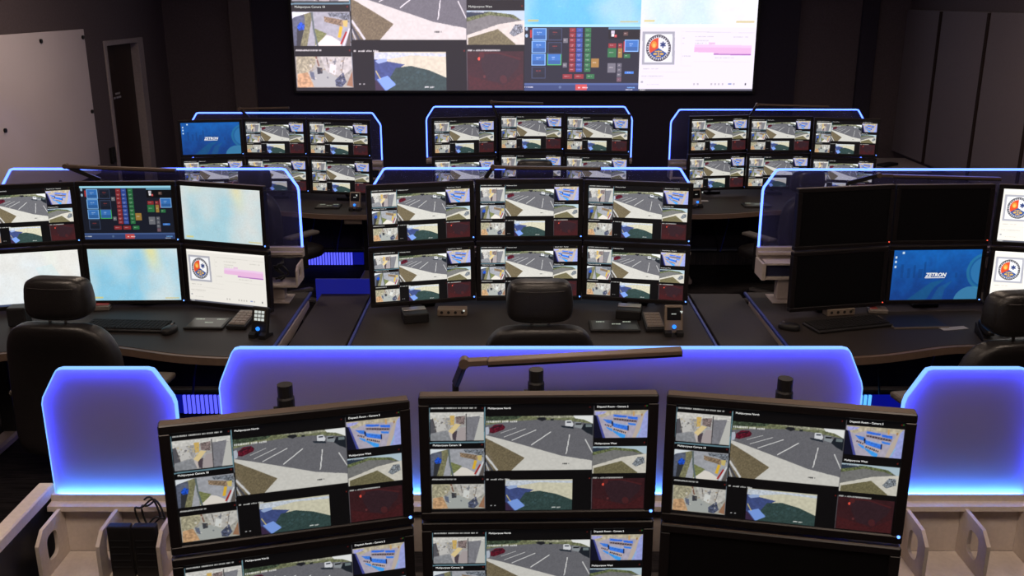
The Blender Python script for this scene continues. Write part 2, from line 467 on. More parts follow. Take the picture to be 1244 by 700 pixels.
    c.poly(cA([(120, 440), (200, 425), (205, 490), (165, 600), (120, 602)]), (88, 94, 112), tex=.15); c.poly(cA([(120, 410), (240, 412), (130, 440), (120, 450)]), (220, 226, 230))
    c.poly(cA([(150, 500), (195, 505), (185, 545), (170, 600), (145, 600)]), (48, 50, 54)); c.poly(cA([(150, 490), (175, 465), (200, 480), (195, 510), (160, 512)]), (30, 78, 190), tex=.4, ts=3)
    c.poly(cA([(265, 500), (345, 530), (290, 602), (270, 602)]), (122, 128, 82), tex=.16, ts=4)
    c.poly(cA([(265, 602), (345, 538), (380, 545), (445, 580), (440, 604)]), (222, 216, 206))
    c.poly(cA([(330, 435), (460, 455), (455, 490), (335, 465)]), (134, 114, 92), tex=.3, ts=3); c.poly(cA([(355, 415), (500, 415), (500, 470), (430, 440), (370, 435)]), (110, 116, 124), tex=.5, ts=3)
    c.poly(cA([(455, 458), (490, 455), (485, 495), (460, 490)]), (200, 180, 110)); c.poly(cA([(435, 490), (455, 492), (440, 555), (420, 552)]), (220, 176, 50))
    c.line(cA([(250, 412), (262, 510), (285, 602)]), 6, (92, 104, 104)); c.line(cA([(480, 520), (440, 590)]), 6, (160, 40, 40)); c.line(cA([(500, 500), (455, 602)]), 6, (210, 212, 214)); c.poly(cA([(505, 500), (505, 602), (470, 602)]), (90, 84, 80))
    # lobby tile
    c.setclip(96, 359, 288, 448)
    c.rect(90, 350, 295, 455, (170, 168, 158), tex=.12, ts=7)
    c.poly(cC([(140, 130), (270, 135), (265, 180), (200, 240), (140, 230)]), (164, 158, 132), tex=.22, ts=4)
    c.poly(cC([(230, 220), (300, 200), (420, 260), (400, 310), (255, 310)]), (164, 168, 164)); c.poly(cC([(145, 235), (215, 225), (255, 310), (145, 312)]), (188, 150, 112), tex=.18, ts=5)
    c.poly(cC([(300, 135), (515, 140), (515, 200), (440, 250), (340, 220)]), (186, 184, 178), tex=.10, ts=6)
    c.poly(cC([(365, 175), (405, 185), (398, 240), (358, 225)]), (212, 214, 210)); c.poly(cC([(395, 270), (450, 225), (470, 280), (440, 310), (400, 305)]), (70, 76, 96), tex=.5, ts=3)
    c.poly(cC([(275, 195), (310, 200), (312, 232), (280, 235)]), (58, 60, 66)); c.poly(cC([(225, 220), (255, 225), (262, 270), (238, 262)]), (96, 104, 122)); c.poly(cC([(515, 210), (520, 310), (470, 300)]), (150, 110, 84))
    c.line(cC([(270, 132), (290, 190)]), 5, (120, 84, 70)); c.line(cC([(340, 140), (352, 200)]), 2, (90, 86, 84)); c.line(cC([(460, 140), (440, 230)]), 2, (110, 104, 100))
    c.speck(140, 362, 280, 430, 36, 4, [(110, 108, 108), (220, 216, 206), (80, 84, 96), (150, 130, 104)], .6)
    # dispatch room tile
    c.setclip(678, 104, 869, 201)
    cE = offs(612.8, 58.4, .3335)
    c.rect(670, 100, 875, 210, (176, 170, 186), tex=.06, ts=7)
    c.poly(cE([(200, 135), (770, 135), (770, 200), (700, 190), (560, 180), (390, 180), (280, 215), (215, 190)]), (192, 182, 158), tex=.12, ts=8)
    for x in (270, 330, 370, 440, 520, 600): c.line(cE([(x, 140), (x - 4, 195)]), 1.2, (160, 150, 130))
    c.rect(*cE([(610, 150)])[0], *cE([(630, 200)])[0], (200, 160, 104)); c.rect(*cE([(700, 175)])[0], *cE([(716, 235)])[0], (168, 128, 84))
    c.poly(cE([(180, 180), (215, 190), (300, 430), (180, 430)]), (14, 16, 36)); c.poly(cE([(212, 185), (232, 195), (312, 430), (285, 430)]), (70, 76, 150)); c.poly(cE([(205, 150), (330, 150), (300, 172), (210, 190)]), (166, 168, 226), tex=.1)
    c.poly(cE([(700, 250), (735, 180), (770, 140), (770, 430), (640, 430)]), (156, 164, 220), tex=.06); c.poly(cE([(650, 300), (705, 200), (735, 185), (690, 330), (640, 430), (600, 430)]), (190, 176, 164)); c.line(cE([(655, 420), (700, 330)]), 3, (140, 190, 220))
    for P in ([(400, 180), (478, 190), (475, 214), (400, 204)], [(468, 190), (545, 196), (542, 216), (470, 212)], [(552, 202), (662, 212), (660, 240), (556, 226)]):
        c.poly(cE(P), (52, 112, 226), tex=.12, ts=3)
    c.poly(cE([(400, 216), (660, 244), (655, 268), (540, 258), (400, 236)]), (130, 118, 124)); c.poly(cE([(556, 268), (646, 280), (640, 300), (562, 290)]), (60, 130, 232))
    for k in range(9): c.rect(*cE([(410 + k * 27, 222 + k * 3.2)])[0], *cE([(426 + k * 27, 236 + k * 3.2)])[0], (62, 44, 54))
    c.poly(cE([(284, 228), (384, 242), (382, 280), (330, 268)]), (62, 126, 226), tex=.12, ts=3); c.poly(cE([(390, 262), (562, 298), (556, 350), (400, 312)]), (54, 120, 228), tex=.15, ts=4)
    c.poly(cE([(400, 262), (560, 296), (560, 306), (404, 274)]), (150, 176, 220)); c.poly(cE([(378, 250), (394, 254), (396, 305), (382, 300)]), (16, 20, 48)); c.poly(cE([(552, 296), (568, 300), (564, 352), (550, 350)]), (20, 26, 70))
    c.poly(cE([(300, 276), (384, 300), (384, 324), (312, 302)]), (186, 172, 172)); c.poly(cE([(392, 316), (552, 356), (540, 392), (396, 344)]), (196, 180, 176))
    for k in range(4): c.rect(*cE([(306 + k * 19, 280 + k * 6)])[0], *cE([(318 + k * 19, 296 + k * 6)])[0], (58, 48, 70))
    for k in range(7): c.rect(*cE([(402 + k * 20, 328 + k * 6)])[0], *cE([(416 + k * 20, 346 + k * 6)])[0], (56, 48, 66))
    c.poly(cE([(318, 306), (386, 332), (384, 362), (330, 326)]), (66, 150, 240)); c.poly(cE([(390, 344), (530, 398), (520, 428), (470, 420), (396, 362)]), (64, 160, 242), tex=.1)
    c.speck(690, 110, 780, 122, 10, 2.5, [(210, 200, 230), (120, 110, 130)], .5)
    # west tile
    c.setclip(672, 231, 862, 326)
    c.rect(660, 225, 870, 330, (116, 116, 114), tex=.08)
    c.poly(cB([(405, 400), (800, 400), (800, 470), (720, 425), (600, 415), (405, 440)]), (176, 196, 206)); c.poly(cB([(405, 418), (560, 408), (720, 425), (770, 460), (700, 440), (560, 428), (405, 465)]), (96, 104, 70), tex=.4, ts=3)
    c.poly(cB([(405, 412), (480, 408), (560, 412), (405, 442)]), (44, 56, 72)); c.poly(cB([(405, 540), (620, 478), (800, 455), (800, 600), (405, 600)]), (206, 202, 190), tex=.04)
    c.poly(cB([(415, 555), (615, 505), (730, 590), (720, 602), (412, 602)]), (110, 104, 76), tex=.16, ts=3); c.poly(cB([(690, 530), (730, 480), (778, 478), (782, 520), (720, 548)]), (120, 126, 132), tex=.7, ts=2)
    c.dashes(690, 235, 14, 4, (235, 235, 235), .7)
    # night tile
    c.setclip(669, 345, 853, 455)
    c.rect(660, 340, 860, 460, (54, 26, 30), tex=.12, ts=5)
    c.poly(cD([(490, 125), (640, 118), (755, 160), (740, 200), (640, 290), (540, 270), (500, 200)]), (48, 30, 36), tex=.1, ts=5)
    c.poly(cD([(410, 240), (520, 270), (640, 300), (770, 230), (770, 330), (410, 330)]), (64, 26, 29), tex=.15, ts=5)
    c.line(cD([(490, 115), (600, 112), (760, 150)]), 5, (84, 34, 36), al=.6); c.disc(*cD([(482, 148)])[0], 4, 5, (230, 84, 66)); c.disc(*cD([(500, 128)])[0], 9, 8, (96, 36, 36), al=.6); c.disc(*cD([(640, 265)])[0], 12, 12, (92, 34, 34), al=.5); c.disc(*cD([(515, 250)])[0], 4, 4, (120, 60, 60), al=.6)
    # playing field tile
    c.setclip(359, 346, 597, 456)
    c.rect(350, 340, 600, 460, (204, 200, 176), tex=.05)
    c.poly(cC([(660, 112), (740, 112), (1140, 118), (1140, 135), (900, 128), (750, 150), (660, 150)]), (196, 204, 214), tex=.10, ts=5)
    c.poly(cC([(660, 150), (760, 165), (860, 180), (800, 215), (760, 260), (740, 330), (660, 330)]), (62, 76, 126), tex=.1)
    c.poly([(430, 392), (480, 386), (540, 398), (598, 420), (598, 458), (395, 458), (410, 420)], (48, 68, 66), tex=.14, ts=4)
    c.poly([(366, 425), (402, 414), (430, 440), (395, 458)], (122, 156, 226)); c.poly([(359, 425), (366, 430), (392, 458), (359, 458)], (56, 40, 66)); c.line([(363, 400), (378, 424)], 3, (206, 190, 120))
    c.poly([(362, 372), (376, 366), (402, 366), (400, 374), (372, 380)], (150, 170, 210)); c.speck(420, 395, 560, 440, 40, 5, [(66, 92, 96), (60, 84, 84)], .4)
    c.dashes(524, 447, 9, 5)
    c.noclip()
    # frames, captions and marks between the tiles
    c.line([(283, 88), (283, 330), (288, 456)], 1.6, (120, 130, 140)); c.line([(676, 88), (668, 330), (666, 456)], 1.6, (90, 90, 95))
    c.line([(84, 212), (283, 211)], 5, (96, 128, 140)); c.line([(83, 90), (84, 212)], 3, (96, 128, 140)); c.line([(282, 90), (282, 212)], 3, (110, 150, 162))
    for x, y in ((274, 93), (662, 93), (862, 90), (274, 220), (858, 218), (278, 342), (660, 343)):
        c.rect(x - 2.4, y - 2.4, x + 2.4, y + 2.4, (104, 26, 22))
    c.rect(866, 88, 870, 92, (60, 130, 50)); c.rect(306, 436, 312, 440, (150, 150, 150)); c.rect(320, 436, 326, 440, (150, 150, 150))
    for x, y, n in ((88, 92, 44), (98, 342, 24), (292, 344, 22), (672, 342, 30)):
        c.dashes(x, y, n, 5.2)
    return c

def emblem(c, x, y, rx, ry):
    """round three-part public-safety emblem in a grey square"""
    c.rect(x - rx * 1.30, y - ry * 1.24, x + rx * 1.30, y + ry * 1.24, (176, 176, 186)); c.rect(x - rx * 1.10, y - ry * 1.05, x + rx * 1.10, y + ry * 1.07, (246, 246, 248))
    c.disc(x, y, rx, ry, (56, 54, 64)); c.disc(x, y, rx * .93, ry * .93, (226, 226, 230))
    for t in range(0, 360, 12):
        c.disc(x + rx * .86 * math.cos(R(t)), y + ry * .86 * math.sin(R(t)), rx * .06, ry * .07, (40, 38, 50))
    c.disc(x, y, rx * .76, ry * .76, (250, 250, 250))
    c.disc(x, y, rx * .76, ry * .76, (228, 82, 44), 150, 270, True); c.disc(x, y, rx * .76, ry * .76, (46, 82, 152), 30, 150, True)
    c.disc(x - rx * .36, y - ry * .26, rx * .22, ry * .26, (240, 150, 60)); c.disc(x - rx * .36, y - ry * .20, rx * .12, ry * .15, (248, 196, 100))
    for t in (0, 60, 120):
        dx, dy = rx * .24 * math.sin(R(t)), ry * .24 * math.cos(R(t))
        c.line([(x + rx * .36 - dx, y - ry * .26 - dy), (x + rx * .36 + dx, y - ry * .26 + dy)], rx * .12, (44, 62, 120))
    c.line([(x, y + ry * .16), (x, y + ry * .62)], rx * .08, (226, 180, 90)); c.line([(x - rx * .3, y + ry * .24), (x + rx * .3, y + ry * .24)], ry * .06, (226, 180, 90))
    c.disc(x - rx * .26, y + ry * .44, rx * .16, ry * .09, (226, 180, 90)); c.disc(x + rx * .26, y + ry * .44, rx * .16, ry * .09, (226, 180, 90)); c.line([(x - rx * .2, y + ry * .62), (x + rx * .2, y + ry * .62)], ry * .08, (226, 180, 90))

def draw_cad(bg=(238, 234, 226)):
    c = Canvas(bg=bg)
    def mp(x, y):
        k = (y - 12) / 628
        return (x - 40 + 10 * k) / (1100 - 25 * k), (y - 12) / 628
    c.map = mp
    c.rect(30, 10, 1150, 40, tuple(min(255, v + 14) for v in bg)); ln = tuple(v - 28 for v in bg); lt = tuple(v - 12 for v in bg)
    c.line([(430, 80), (1120, 92)], 4, ln); c.line([(430, 40), (430, 400)], 3, lt); c.line([(60, 400), (530, 402)], 4, lt); c.line([(60, 460), (530, 462)], 4, lt); c.line([(60, 520), (540, 522)], 4, lt); c.line([(550, 360), (1080, 366)], 4, lt)
    c.poly([(558, 200), (1095, 210), (1090, 300), (738, 285), (736, 276), (552, 272)], (236, 188, 226)); c.poly([(558, 200), (1095, 210), (1095, 232), (558, 226)], (240, 206, 236)); c.poly([(690, 180), (750, 182), (750, 200), (690, 198)], (232, 196, 224))
    c.line([(738, 292), (1088, 298)], 12, (176, 110, 190))
    for x, y, n in ((560, 126, 22), (920, 130, 18), (560, 165, 16), (560, 188, 14), (440, 140, 3), (440, 190, 2), (740, 326, 24), (440, 310, 10), (70, 430, 20), (60, 500, 26), (110, 580, 16)):
        c.dashes(x, y, n, 11, tuple(v - 60 for v in bg), .5)
    for x in (556, 592, 720, 756, 790, 826, 932): c.rect(x - 8, 566, x + 8, 586, tuple(v - 70 for v in bg), al=.7)
    c.rect(878, 570, 910, 582, (110, 130, 190), al=.8); c.rect(1034, 566, 1048, 588, (70, 70, 80)); c.disc(64, 556, 12, 10, (150, 150, 160), al=.7)
    emblem(c, 214, 234, 118, 126)
    c.rect(20, 622, 1150, 645, (90, 92, 104)); c.dashes(45, 632, 6, 12)
    return c

def draw_panel():
    c = Canvas(bg=(22, 26, 38))
    c.map = lambda x, y: ((x + 34) / 1179, (y - 5) / 660)
    c.rect(-40, 0, 1150, 30, (150, 206, 226)); c.rect(820, 34, 1150, 52, (96, 150, 176)); c.rect(820, 52, 1150, 150, (10, 11, 16))
    for x in (0, 3): c.disc(-12, 50 + x * 22, 14, 18, (150, 180, 200))
    B = (52, 108, 176)
    for x, y, on, ed in ((45, 44, 1, 0), (40, 168, 1, 0), (38, 292, 1, 0), (200, 290, 1, 1), (205, 44, 0, 0), (205, 180, 0, 0), (40, 424, 0, 0), (988, 156, 1, 0)):
        e = (70, 170, 90) if ed else ((126, 176, 226) if on else (54, 66, 92))
        c.rect(x, y, x + 145, y + 118, e); c.rect(x + 8, y + 7, x + 137, y + 110, B if on else (26, 32, 46)); c.rect(x + 8, y + 70, x + 137, y + 110, tuple(int(v * .85) for v in (B if on else (26, 32, 46))))
        c.dashes(x + 48, y + 40, 6, 11, (190, 210, 235) if on else (170, 60, 50), .8); c.dashes(x + 52, y + 58, 4, 8, (170, 190, 215) if on else (120, 40, 40), .6)
    c.rect(24, 60, 42, 135, (170, 50, 50)); c.rect(980, 172, 990, 278, (170, 50, 50))
    for i in range(9):
        for x, cl in ((424, (132, 42, 46)), (496, (50, 76, 152)), (582, (40, 106, 62))):
            y = 40 + i * 49
            c.rect(x, y, x + 64, y + 44, cl); c.dashes(x + 10, y + 20, 5, 10, (210, 200, 200), .6)
            if i % 2: c.dashes(x + 18, y + 32, 3, 9, (200, 200, 200), .5)
    for x, y, w, h, cl in ((362, 140, 46, 46, (104, 106, 112)), (360, 385, 42, 46, (104, 106, 112)), (360, 498, 98, 46, (132, 42, 46)), (480, 498, 98, 46, (132, 42, 46)), (604, 498, 84, 46, (40, 106, 62)), (652, 342, 78, 88, (150, 116, 56)), (824, 190, 80, 46, (132, 42, 46)), (818, 240, 88, 90, (40, 106, 62)), (924, 190, 44, 46, (132, 42, 46)), (924, 240, 44, 94, (150, 116, 56)), (984, 296, 66, 40, (40, 106, 62)), (820, 388, 84, 96, (104, 106, 112)), (918, 388, 46, 42, (92, 94, 102)), (918, 436, 46, 42, (92, 94, 102)), (918, 484, 46, 42, (92, 94, 102)), (918, 532, 46, 42, (104, 80, 90)), (1000, 470, 92, 24, (60, 120, 200)), (848, 66, 38, 30, (180, 180, 190)), (852, 98, 30, 26, (225, 225, 225)), (884, 106, 22, 26, (190, 60, 60)), (975, 78, 44, 38, (84, 62, 56))):
        c.rect(x, y, x + w, y + h, cl); c.dashes(x + w * .18, y + h * .45, max(2, int(w / 14)), 10, (215, 210, 205), .6)
    c.rect(-40, 588, 1150, 670, (44, 62, 104)); c.rect(-40, 588, 1150, 606, (66, 88, 134)); c.rect(495, 600, 612, 660, (186, 72, 70)); c.dashes(520, 634, 9, 16, (240, 220, 220)); c.dashes(1030, 634, 7, 16, (120, 180, 235)); c.dashes(1015, 654, 11, 9); c.dashes(-30, 628, 10, 12); c.disc(335, 630, 14, 14, (110, 130, 160), al=.6)
    return c

def draw_map(base, deep, yel, seed, ystr=1.0):
    c = Canvas(bg=base); c.rng = np.random.default_rng(seed)
    H, W = c.H, c.W
    u = c.xx / W; v = c.yy / H
    n1 = c.noise((H, W), 90); n2 = c.noise((H, W), 40); n3 = c.noise((H, W), 5)
    k = np.clip(1.0 * np.exp(-((u - .50 + .08 * (v - .5)) / .16) ** 2) * (.5 + .6 * v) + .8 * np.exp(-((u - .13 - .05 * v) / .15) ** 2) * (0.4 + v) + .55 * (n1 - .35) + .3 * (n2 - .5) + .35 * np.clip(u - .9, 0, 1) * 8 * v, 0, 1)
    y = np.clip(ystr * np.exp(-((u - .70 - .1 * v) / .07) ** 2) * np.clip(1.1 - 2.2 * v, 0, 1) + .6 * np.exp(-((u - .18) / .1) ** 2) * np.clip(.5 - 3 * v, 0, 1), 0, 1)
    for i in range(3):
        c.a[..., i] = base[i] * (1 - k) + deep[i] * k
        c.a[..., i] = c.a[..., i] * (1 - y) + yel[i] * y
        c.a[..., i] *= 1 + .05 * (n3 - .5) + .04 * (n2 - .5)
    c.map = lambda x, y: (x, y)
    for i in range(240):
        x, yy = c.rng.random(2); t = c.rng.random() * 3.14; L = .01 + .03 * c.rng.random()
        c.line([(x, yy), (x + L * math.cos(t), yy + L * math.sin(t))], .0035, tuple(v * (.9 if i % 2 else 1.06) for v in base), al=.35)
    c.rect(.03, .93, .12, .965, (226, 206, 110), al=.7); c.rect(.82, .95, .98, .975, (214, 196, 120), al=.7); c.rect(0, 0, 1, .012, tuple(min(255, v + 20) for v in base))
    return c

def draw_white():
    c = draw_map((238, 236, 230), (232, 238, 240), (236, 240, 226), 5, .6)
    c.poly([(.55, .3), (.72, .25), (.8, .5), (.62, .62)], (214, 236, 240), al=.5, tex=.05)
    c.rect(0, .965, 1, 1, (70, 80, 110)); c.map = lambda x, y: (x, y)
    for i in range(6): c.rect(.01 + i * .02, .972, .022 + i * .02, .995, (220, 225, 235))
    return c

def draw_wallpaper():
    c = Canvas(bg=(20, 84, 158))
    H, W = c.H, c.W; u = c.xx / W; v = c.yy / H
    n = c.noise((H, W), 46); n2 = c.noise((H, W), 14)
    for i, (a, b2) in enumerate(((22, 20), (96, 62), (178, 132))):
        c.a[..., i] = (a + (b2 - a) * np.clip(1.1 * v + .5 * (n - .5), 0, 1)) * (1 + .10 * (n2 - .5))
    c.map = lambda x, y: (x, y)
    for x, y0, wd in ((.1, .28, .03), (.17, .36, .04), (.24, .30, .025), (.36, .24, .022), (.3, .38, .05), (.44, .4, .06), (.52, .42, .03), (.72, .46, .03)):
        c.rect(x, y0, x + wd, .56, (16, 56, 112), al=.45)
    c.poly([(.2, 1), (.45, .66), (.62, .58), (.5, .75), (.42, 1)], (30, 104, 124), al=.4); c.poly([(.48, 1), (.55, .75), (.7, .62), (.62, .8), (.6, 1)], (44, 120, 140), al=.3)
    for r1, cl, al in ((.34, (48, 130, 160), .6), (.29, (24, 86, 150), .8), (.26, (52, 122, 176), .75)):
        c.disc(1.06, .44, r1 * .62, r1 * 1.1, cl, al=al)
    c.disc(.93, 1.06, .20, .32, (66, 136, 172), al=.8)
    for x, y in ((.10, .05), (.02, .14), (.02, .23), (.02, .33)): c.rect(x, y - .02, x + .022, y + .025, (200, 220, 235))
    return c

SW, SH = 0.512, 0.278
PIC = {
    'camera': draw_cameras().mesh('camera_tiles', SW, SH, 400, 225),
    'cad': draw_cad().mesh('record_form', SW, SH, 240, 135),
    'panel': draw_panel().mesh('radio_panel', SW, SH, 300, 168),
    'map_pale': draw_map((216, 222, 220), (168, 208, 220), (232, 224, 176), 3, .8).mesh('pale_map', SW, SH, 160, 90),
    'map_blue': draw_map((206, 224, 228), (140, 200, 226), (230, 226, 160), 4, .9).mesh('blue_map', SW, SH, 160, 90),
    'white': draw_white().mesh('white_map', SW, SH, 120, 68),
    'wallpaper': draw_wallpaper().mesh('blue_wallpaper', SW, SH, 200, 112),
}
SMAT = {'near': screenmat('screen_near', 0.86), 'mid': screenmat('screen_mid', 1.25), 'far': screenmat('screen_far', 1.15), 'wall': screenmat('screen_wall', 1.55, (1.0, 0.90, 1.0), 0.034), 'wallbright': screenmat('screen_wall_bright', 1.12, (1.0, 0.96, 1.03), 0.030), 'midmap': screenmat('screen_map', 1.0)}

def text_mesh(name, s, size, x, z, shear=0.0, bold=0.0, align='LEFT', y=-0.0006, depth=0.0004):
    cu = bpy.data.curves.new(name, 'FONT'); cu.body = s; cu.size = size; cu.shear = shear; cu.offset = bold
    cu.align_x = align; cu.resolution_u = 2; cu.extrude = depth / 2
    o = bpy.data.objects.new(name, cu); COL.objects.link(o)
    dg = bpy.context.evaluated_depsgraph_get()
    me = bpy.data.meshes.new_from_object(o.evaluated_get(dg))
    bpy.data.objects.remove(o); bpy.data.curves.remove(cu)
    me.transform(Matrix.Translation((x, y, z)) @ Matrix.Rotation(R(90), 4, 'X'))
    me.name = name
    return me

def uvp(u, v):
    return (u - .5) * SW, (.5 - v) * SH
CAPTIONS = []
for s_, (px_, py_) in (('Multipurpose North', (292, 96)), ('Multipurpose Camera 18', (97, 223)), ('Dispatch Room - Camera 2', (686, 94)), ('Multipurpose West', (678, 222))):
    k_ = (py_ - 88) * 17 / 367
    x_, z_ = uvp((px_ - 80 - k_) / (792 - 2 * k_), (py_ - 80) / 377)
    t_ = text_mesh('caption', s_, 0.0066, x_, z_); t_.materials.clear(); t_.materials.append(M['cap_white']); CAPTIONS.append(t_)
t_ = text_mesh('word', 'ZETRON', 0.030, 0, -0.010, 0.22, 0.0009, 'CENTER')
bm = bmesh.new(); bm.from_mesh(t_); bpy.data.meshes.remove(t_)
LOGO = bpy.data.meshes.new('logo_lettering'); bm.to_mesh(LOGO); bm.free(); LOGO.materials.append(M['cap_white'])

# ------------------------------------------------------------------ room shell
XL, XR, YB, YF, ZC = -3.6, 4.1, 10.28, -1.6, 3.05
struct(MB().box(XL - .1, XR + .1, YF - .1, YB + .1, -.06, 0).build('floor', M['carpet']))
struct(MB().box(XL - .1, XR + .1, YF - .1, YB + .1, ZC, ZC + .06).build('ceiling', M['ceiling']))
struct(MB().box(XL - .1, XR + .1, YB, YB + .1, 0, ZC).build('wall_back', M['wall']))
struct(MB().box(XL - .1, XR + .1, YF - .1, YF, 0, ZC).build('wall_front', M['wall']))
wr = struct(MB().box(XR, XR + .1, YF, YB, 0, ZC).build('wall_right', M['wall']))
# left wall with a doorway
DY0, DY1, DZ = 8.76, 9.50, 1.935
wl = MB()
wl.box(XL - .12, XL, YF, DY0 - .02, 0, ZC); wl.box(XL - .12, XL, DY1 + .02, YB, 0, ZC); wl.box(XL - .12, XL, DY0 - .02, DY1 + .02, DZ + .02, ZC)
wl = struct(wl.build('wall_left', M['wall']))
dr = struct(bpy.data.objects.new('door_1', None)); COL.objects.link(dr); dr.location = (XL, (DY0 + DY1) / 2, 0)
hy = (DY1 - DY0) / 2
fr = MB(); fr.box(-.12, .012, -hy - .055, -hy, 0, DZ + .035, .004); fr.box(-.12, .012, hy, hy + .13, 0, DZ + .035, .004); fr.box(-.12, .012, -hy, hy, DZ - .01, DZ + .035, .004)
fr.build('door_frame', M['doorframe'], dr)
MB().box(-.105, -.065, -hy + .004, hy - .004, .01, DZ - .012).build('door_leaf', M['doorwood'], dr)
sg = MB()
rg = random.Random(3)
for z0, n_, yo in ((1.475, 7, .02), (1.440, 11, -.03)):
    for i in range(n_):
        if rg.random() < .9: sg.box(-.0652, -.0635, -.14 + yo + i * .016, -.129 + yo + i * .016, z0, z0 + .017)
sg.build('door_lettering', M['signgrey'], dr)
# display surround, column strips and skirting
struct(MB().box(-2.66, 2.95, YB - .08, YB, 0, ZC, 0).build('trim_1', M['surround']))
struct(MB().box(-2.88, -2.66, YB - .14, YB, 0, ZC, .004).build('trim_2', M['trimwall']))
struct(MB().box(3.60, 3.77, YB - .05, YB, 0, ZC, .004).build('trim_3', M['surround']))
struct(MB().box(XL, XL + .012, YF, DY0 - .1, 0, .1).build('baseboard_left', M['surround']))
struct(MB().box(XR - .012, XR, YF, YB, 0, .1).build('baseboard_right', M['surround']))
struct(MB().box(XL, XR, YB - .16, YB - .14, 0, .1).build('baseboard_back', M['surround']))
# fabric panels of the right wall (gaps between them)
ys = [(9.46, 10.24), (8.50, 9.40), (7.64, 8.45), (6.60, 7.60), (5.4, 6.55)]
for a_, b_ in ys:
    p = MB().box(XR - .045, XR, a_ - .004, b_ + .004, .77, 2.22, .008, 2).build('acoustic_panel', M['fabric'], wr)

for y_ in (9.43, 8.475, 7.62, 6.575):
    MB().box(XR - .052, XR, y_ - .024, y_ + .024, .77, 2.21, .002).build('gap_shade_strip', M['gapshade'], wr)  # dark strip added over each open gap to deepen its shade

# frosted glass writing board with stand-off bolts
wb = thing('marker_board', 'large pale glass marker board bolted to the left wall before the door', 'whiteboard', (XL, 6.9, 1.5))
MB().box(.02, .032, -2.3, 1.375, -.62, .585, .002).build('glass_board', M['whiteboard'], wb)
for dy, dz in ((.59, .52), (1.33, .52), (1.33, -.09), (1.33, -.56), (-.2, .52), (-.2, -.56), (.59, -.56), (-1.4, .52), (-1.4, -.56), (-.12, -.06)):
    MB().tube([(0, dy, dz), (.045, dy, dz)], .016, 10).build('standoff_bolt', M['bolt'], wb)
sw = thing('wall_switch', 'small dark wall box beside the grey door frame', 'switch', (XL, 8.60, .98))
MB().box(0, .03, -.04, .04, -.07, .07, .006).build('switch_box', M['plastic'], sw)
MB().box(.03, .036, -.012, .012, -.03, .03, .002).build('rocker', M['darkmetal'], sw)

# ------------------------------------------------------------------ wall display
WD0, WD1, WZ0 = -2.235, 2.49, 1.412
WH = (WD1 - WD0) / 2 * 9 / 16
wd = thing('video_wall', 'large bright video wall of camera, map and form tiles on the back wall', 'display', ((WD0 + WD1) / 2, YB - .08, WZ0))
W2 = (WD1 - WD0) / 2
MB().box(-W2 - .03, W2 + .03, -.075, 0, -.03, WH + .03, .004).build('housing', M['plastic'], wd)
c_ = draw_cameras()
def wall_tile(me, x0, z0, w_, h_, mt, name):
    o = link(name, me, wd, (x0 + w_ / 2, -.0765, z0 + h_ / 2)); o.scale = (w_ / SW, 1, h_ / SH)
    if not me.materials: me.materials.append(SMAT['near'])
    o.material_slots[0].link = 'OBJECT'; o.material_slots[0].material = mt
    return o
for me in PIC.values(): me.materials.append(SMAT['near'])
wall_tile(PIC['camera'], -W2, 0, W2, WH, SMAT['wall'], 'camera_tile')
for cm in CAPTIONS:
    o = link('caption', cm, wd, (-W2 / 2, -.0765, WH / 2)); o.scale = (W2 / SW, 1, WH / SH)
qw = W2 / 2
wall_tile(PIC['panel'], 0, 0, qw, WH / 2, SMAT['wall'], 'radio_panel_tile')
wall_tile(draw_cad((242, 238, 244)).mesh('form_white', SW, SH, 240, 135), qw, 0, qw, WH / 2, SMAT['wallbright'], 'form_tile')
wall_tile(draw_map((172, 222, 246), (112, 200, 248), (150, 214, 244), 9, 0).mesh('wall_map', SW, SH, 160, 90), 0, WH / 2, qw, WH / 2, SMAT['wallbright'], 'map_tile')
wall_tile(draw_map((246, 246, 248), (214, 238, 246), (246, 246, 240), 11, 0).mesh('wall_map_white', SW, SH, 120, 68), qw, WH / 2, qw, WH / 2, SMAT['wallbright'], 'white_map_tile')

# ------------------------------------------------------------------ ceiling lamps
for i, (x, y, e) in enumerate(LAMPS):
    t = thing('ceiling_light', ['square ceiling light over the front row, left', 'square ceiling light over the front row, right', 'square ceiling light over the middle row, left', 'square ceiling light over the middle row, centre', 'square ceiling light over the middle row, right', 'square ceiling light over the back row, left', 'square ceiling light over the back row, right', 'square ceiling light over the back row, centre'][i], 'ceiling light', (x, y, ZC), 0, 'ceiling lights')
    MB().ring([(-.31, -.31), (.31, -.31), (.31, .31), (-.31, .31)], [(-.27, -.27), (.27, -.27), (.27, .27), (-.27, .27)], 'z', -.02, 0).build('frame', M['doorframe'], t)
    MB().box(-.27, .27, -.27, .27, -.008, 0).build('diffuser', M['lamp_glow'], t)
    L = bpy.data.lights.new('ceiling_lamp', 'AREA'); L.shape = 'SQUARE'; L.size = .5; L.energy = e; L.color = LAMP_COL
    lo = bpy.data.objects.new('ceiling_lamp', L); COL.objects.link(lo); lo.parent = t; lo.location = (0, 0, -.03)

# ------------------------------------------------------------------ consoles
def panel_outline(x0, x1, z0, z1, cx=.05, cz=.10):
    """left edge up, chamfer, top, chamfer, right edge down (softened corners)"""
    s = .012
    return [(x0, z0), (x0, z1 - cz - s), (x0 + s * .4, z1 - cz + s * .6), (x0 + cx - s * .6, z1 - s), (x0 + cx - s * .1, z1 - s * .3), (x0 + cx + s, z1),
            (x1 - cx - s, z1), (x1 - cx + s * .1, z1 - s * .3), (x1 - cx + s * .6, z1 - s), (x1 - s * .4, z1 - cz + s * .6), (x1, z1 - cz - s), (x1, z0)]

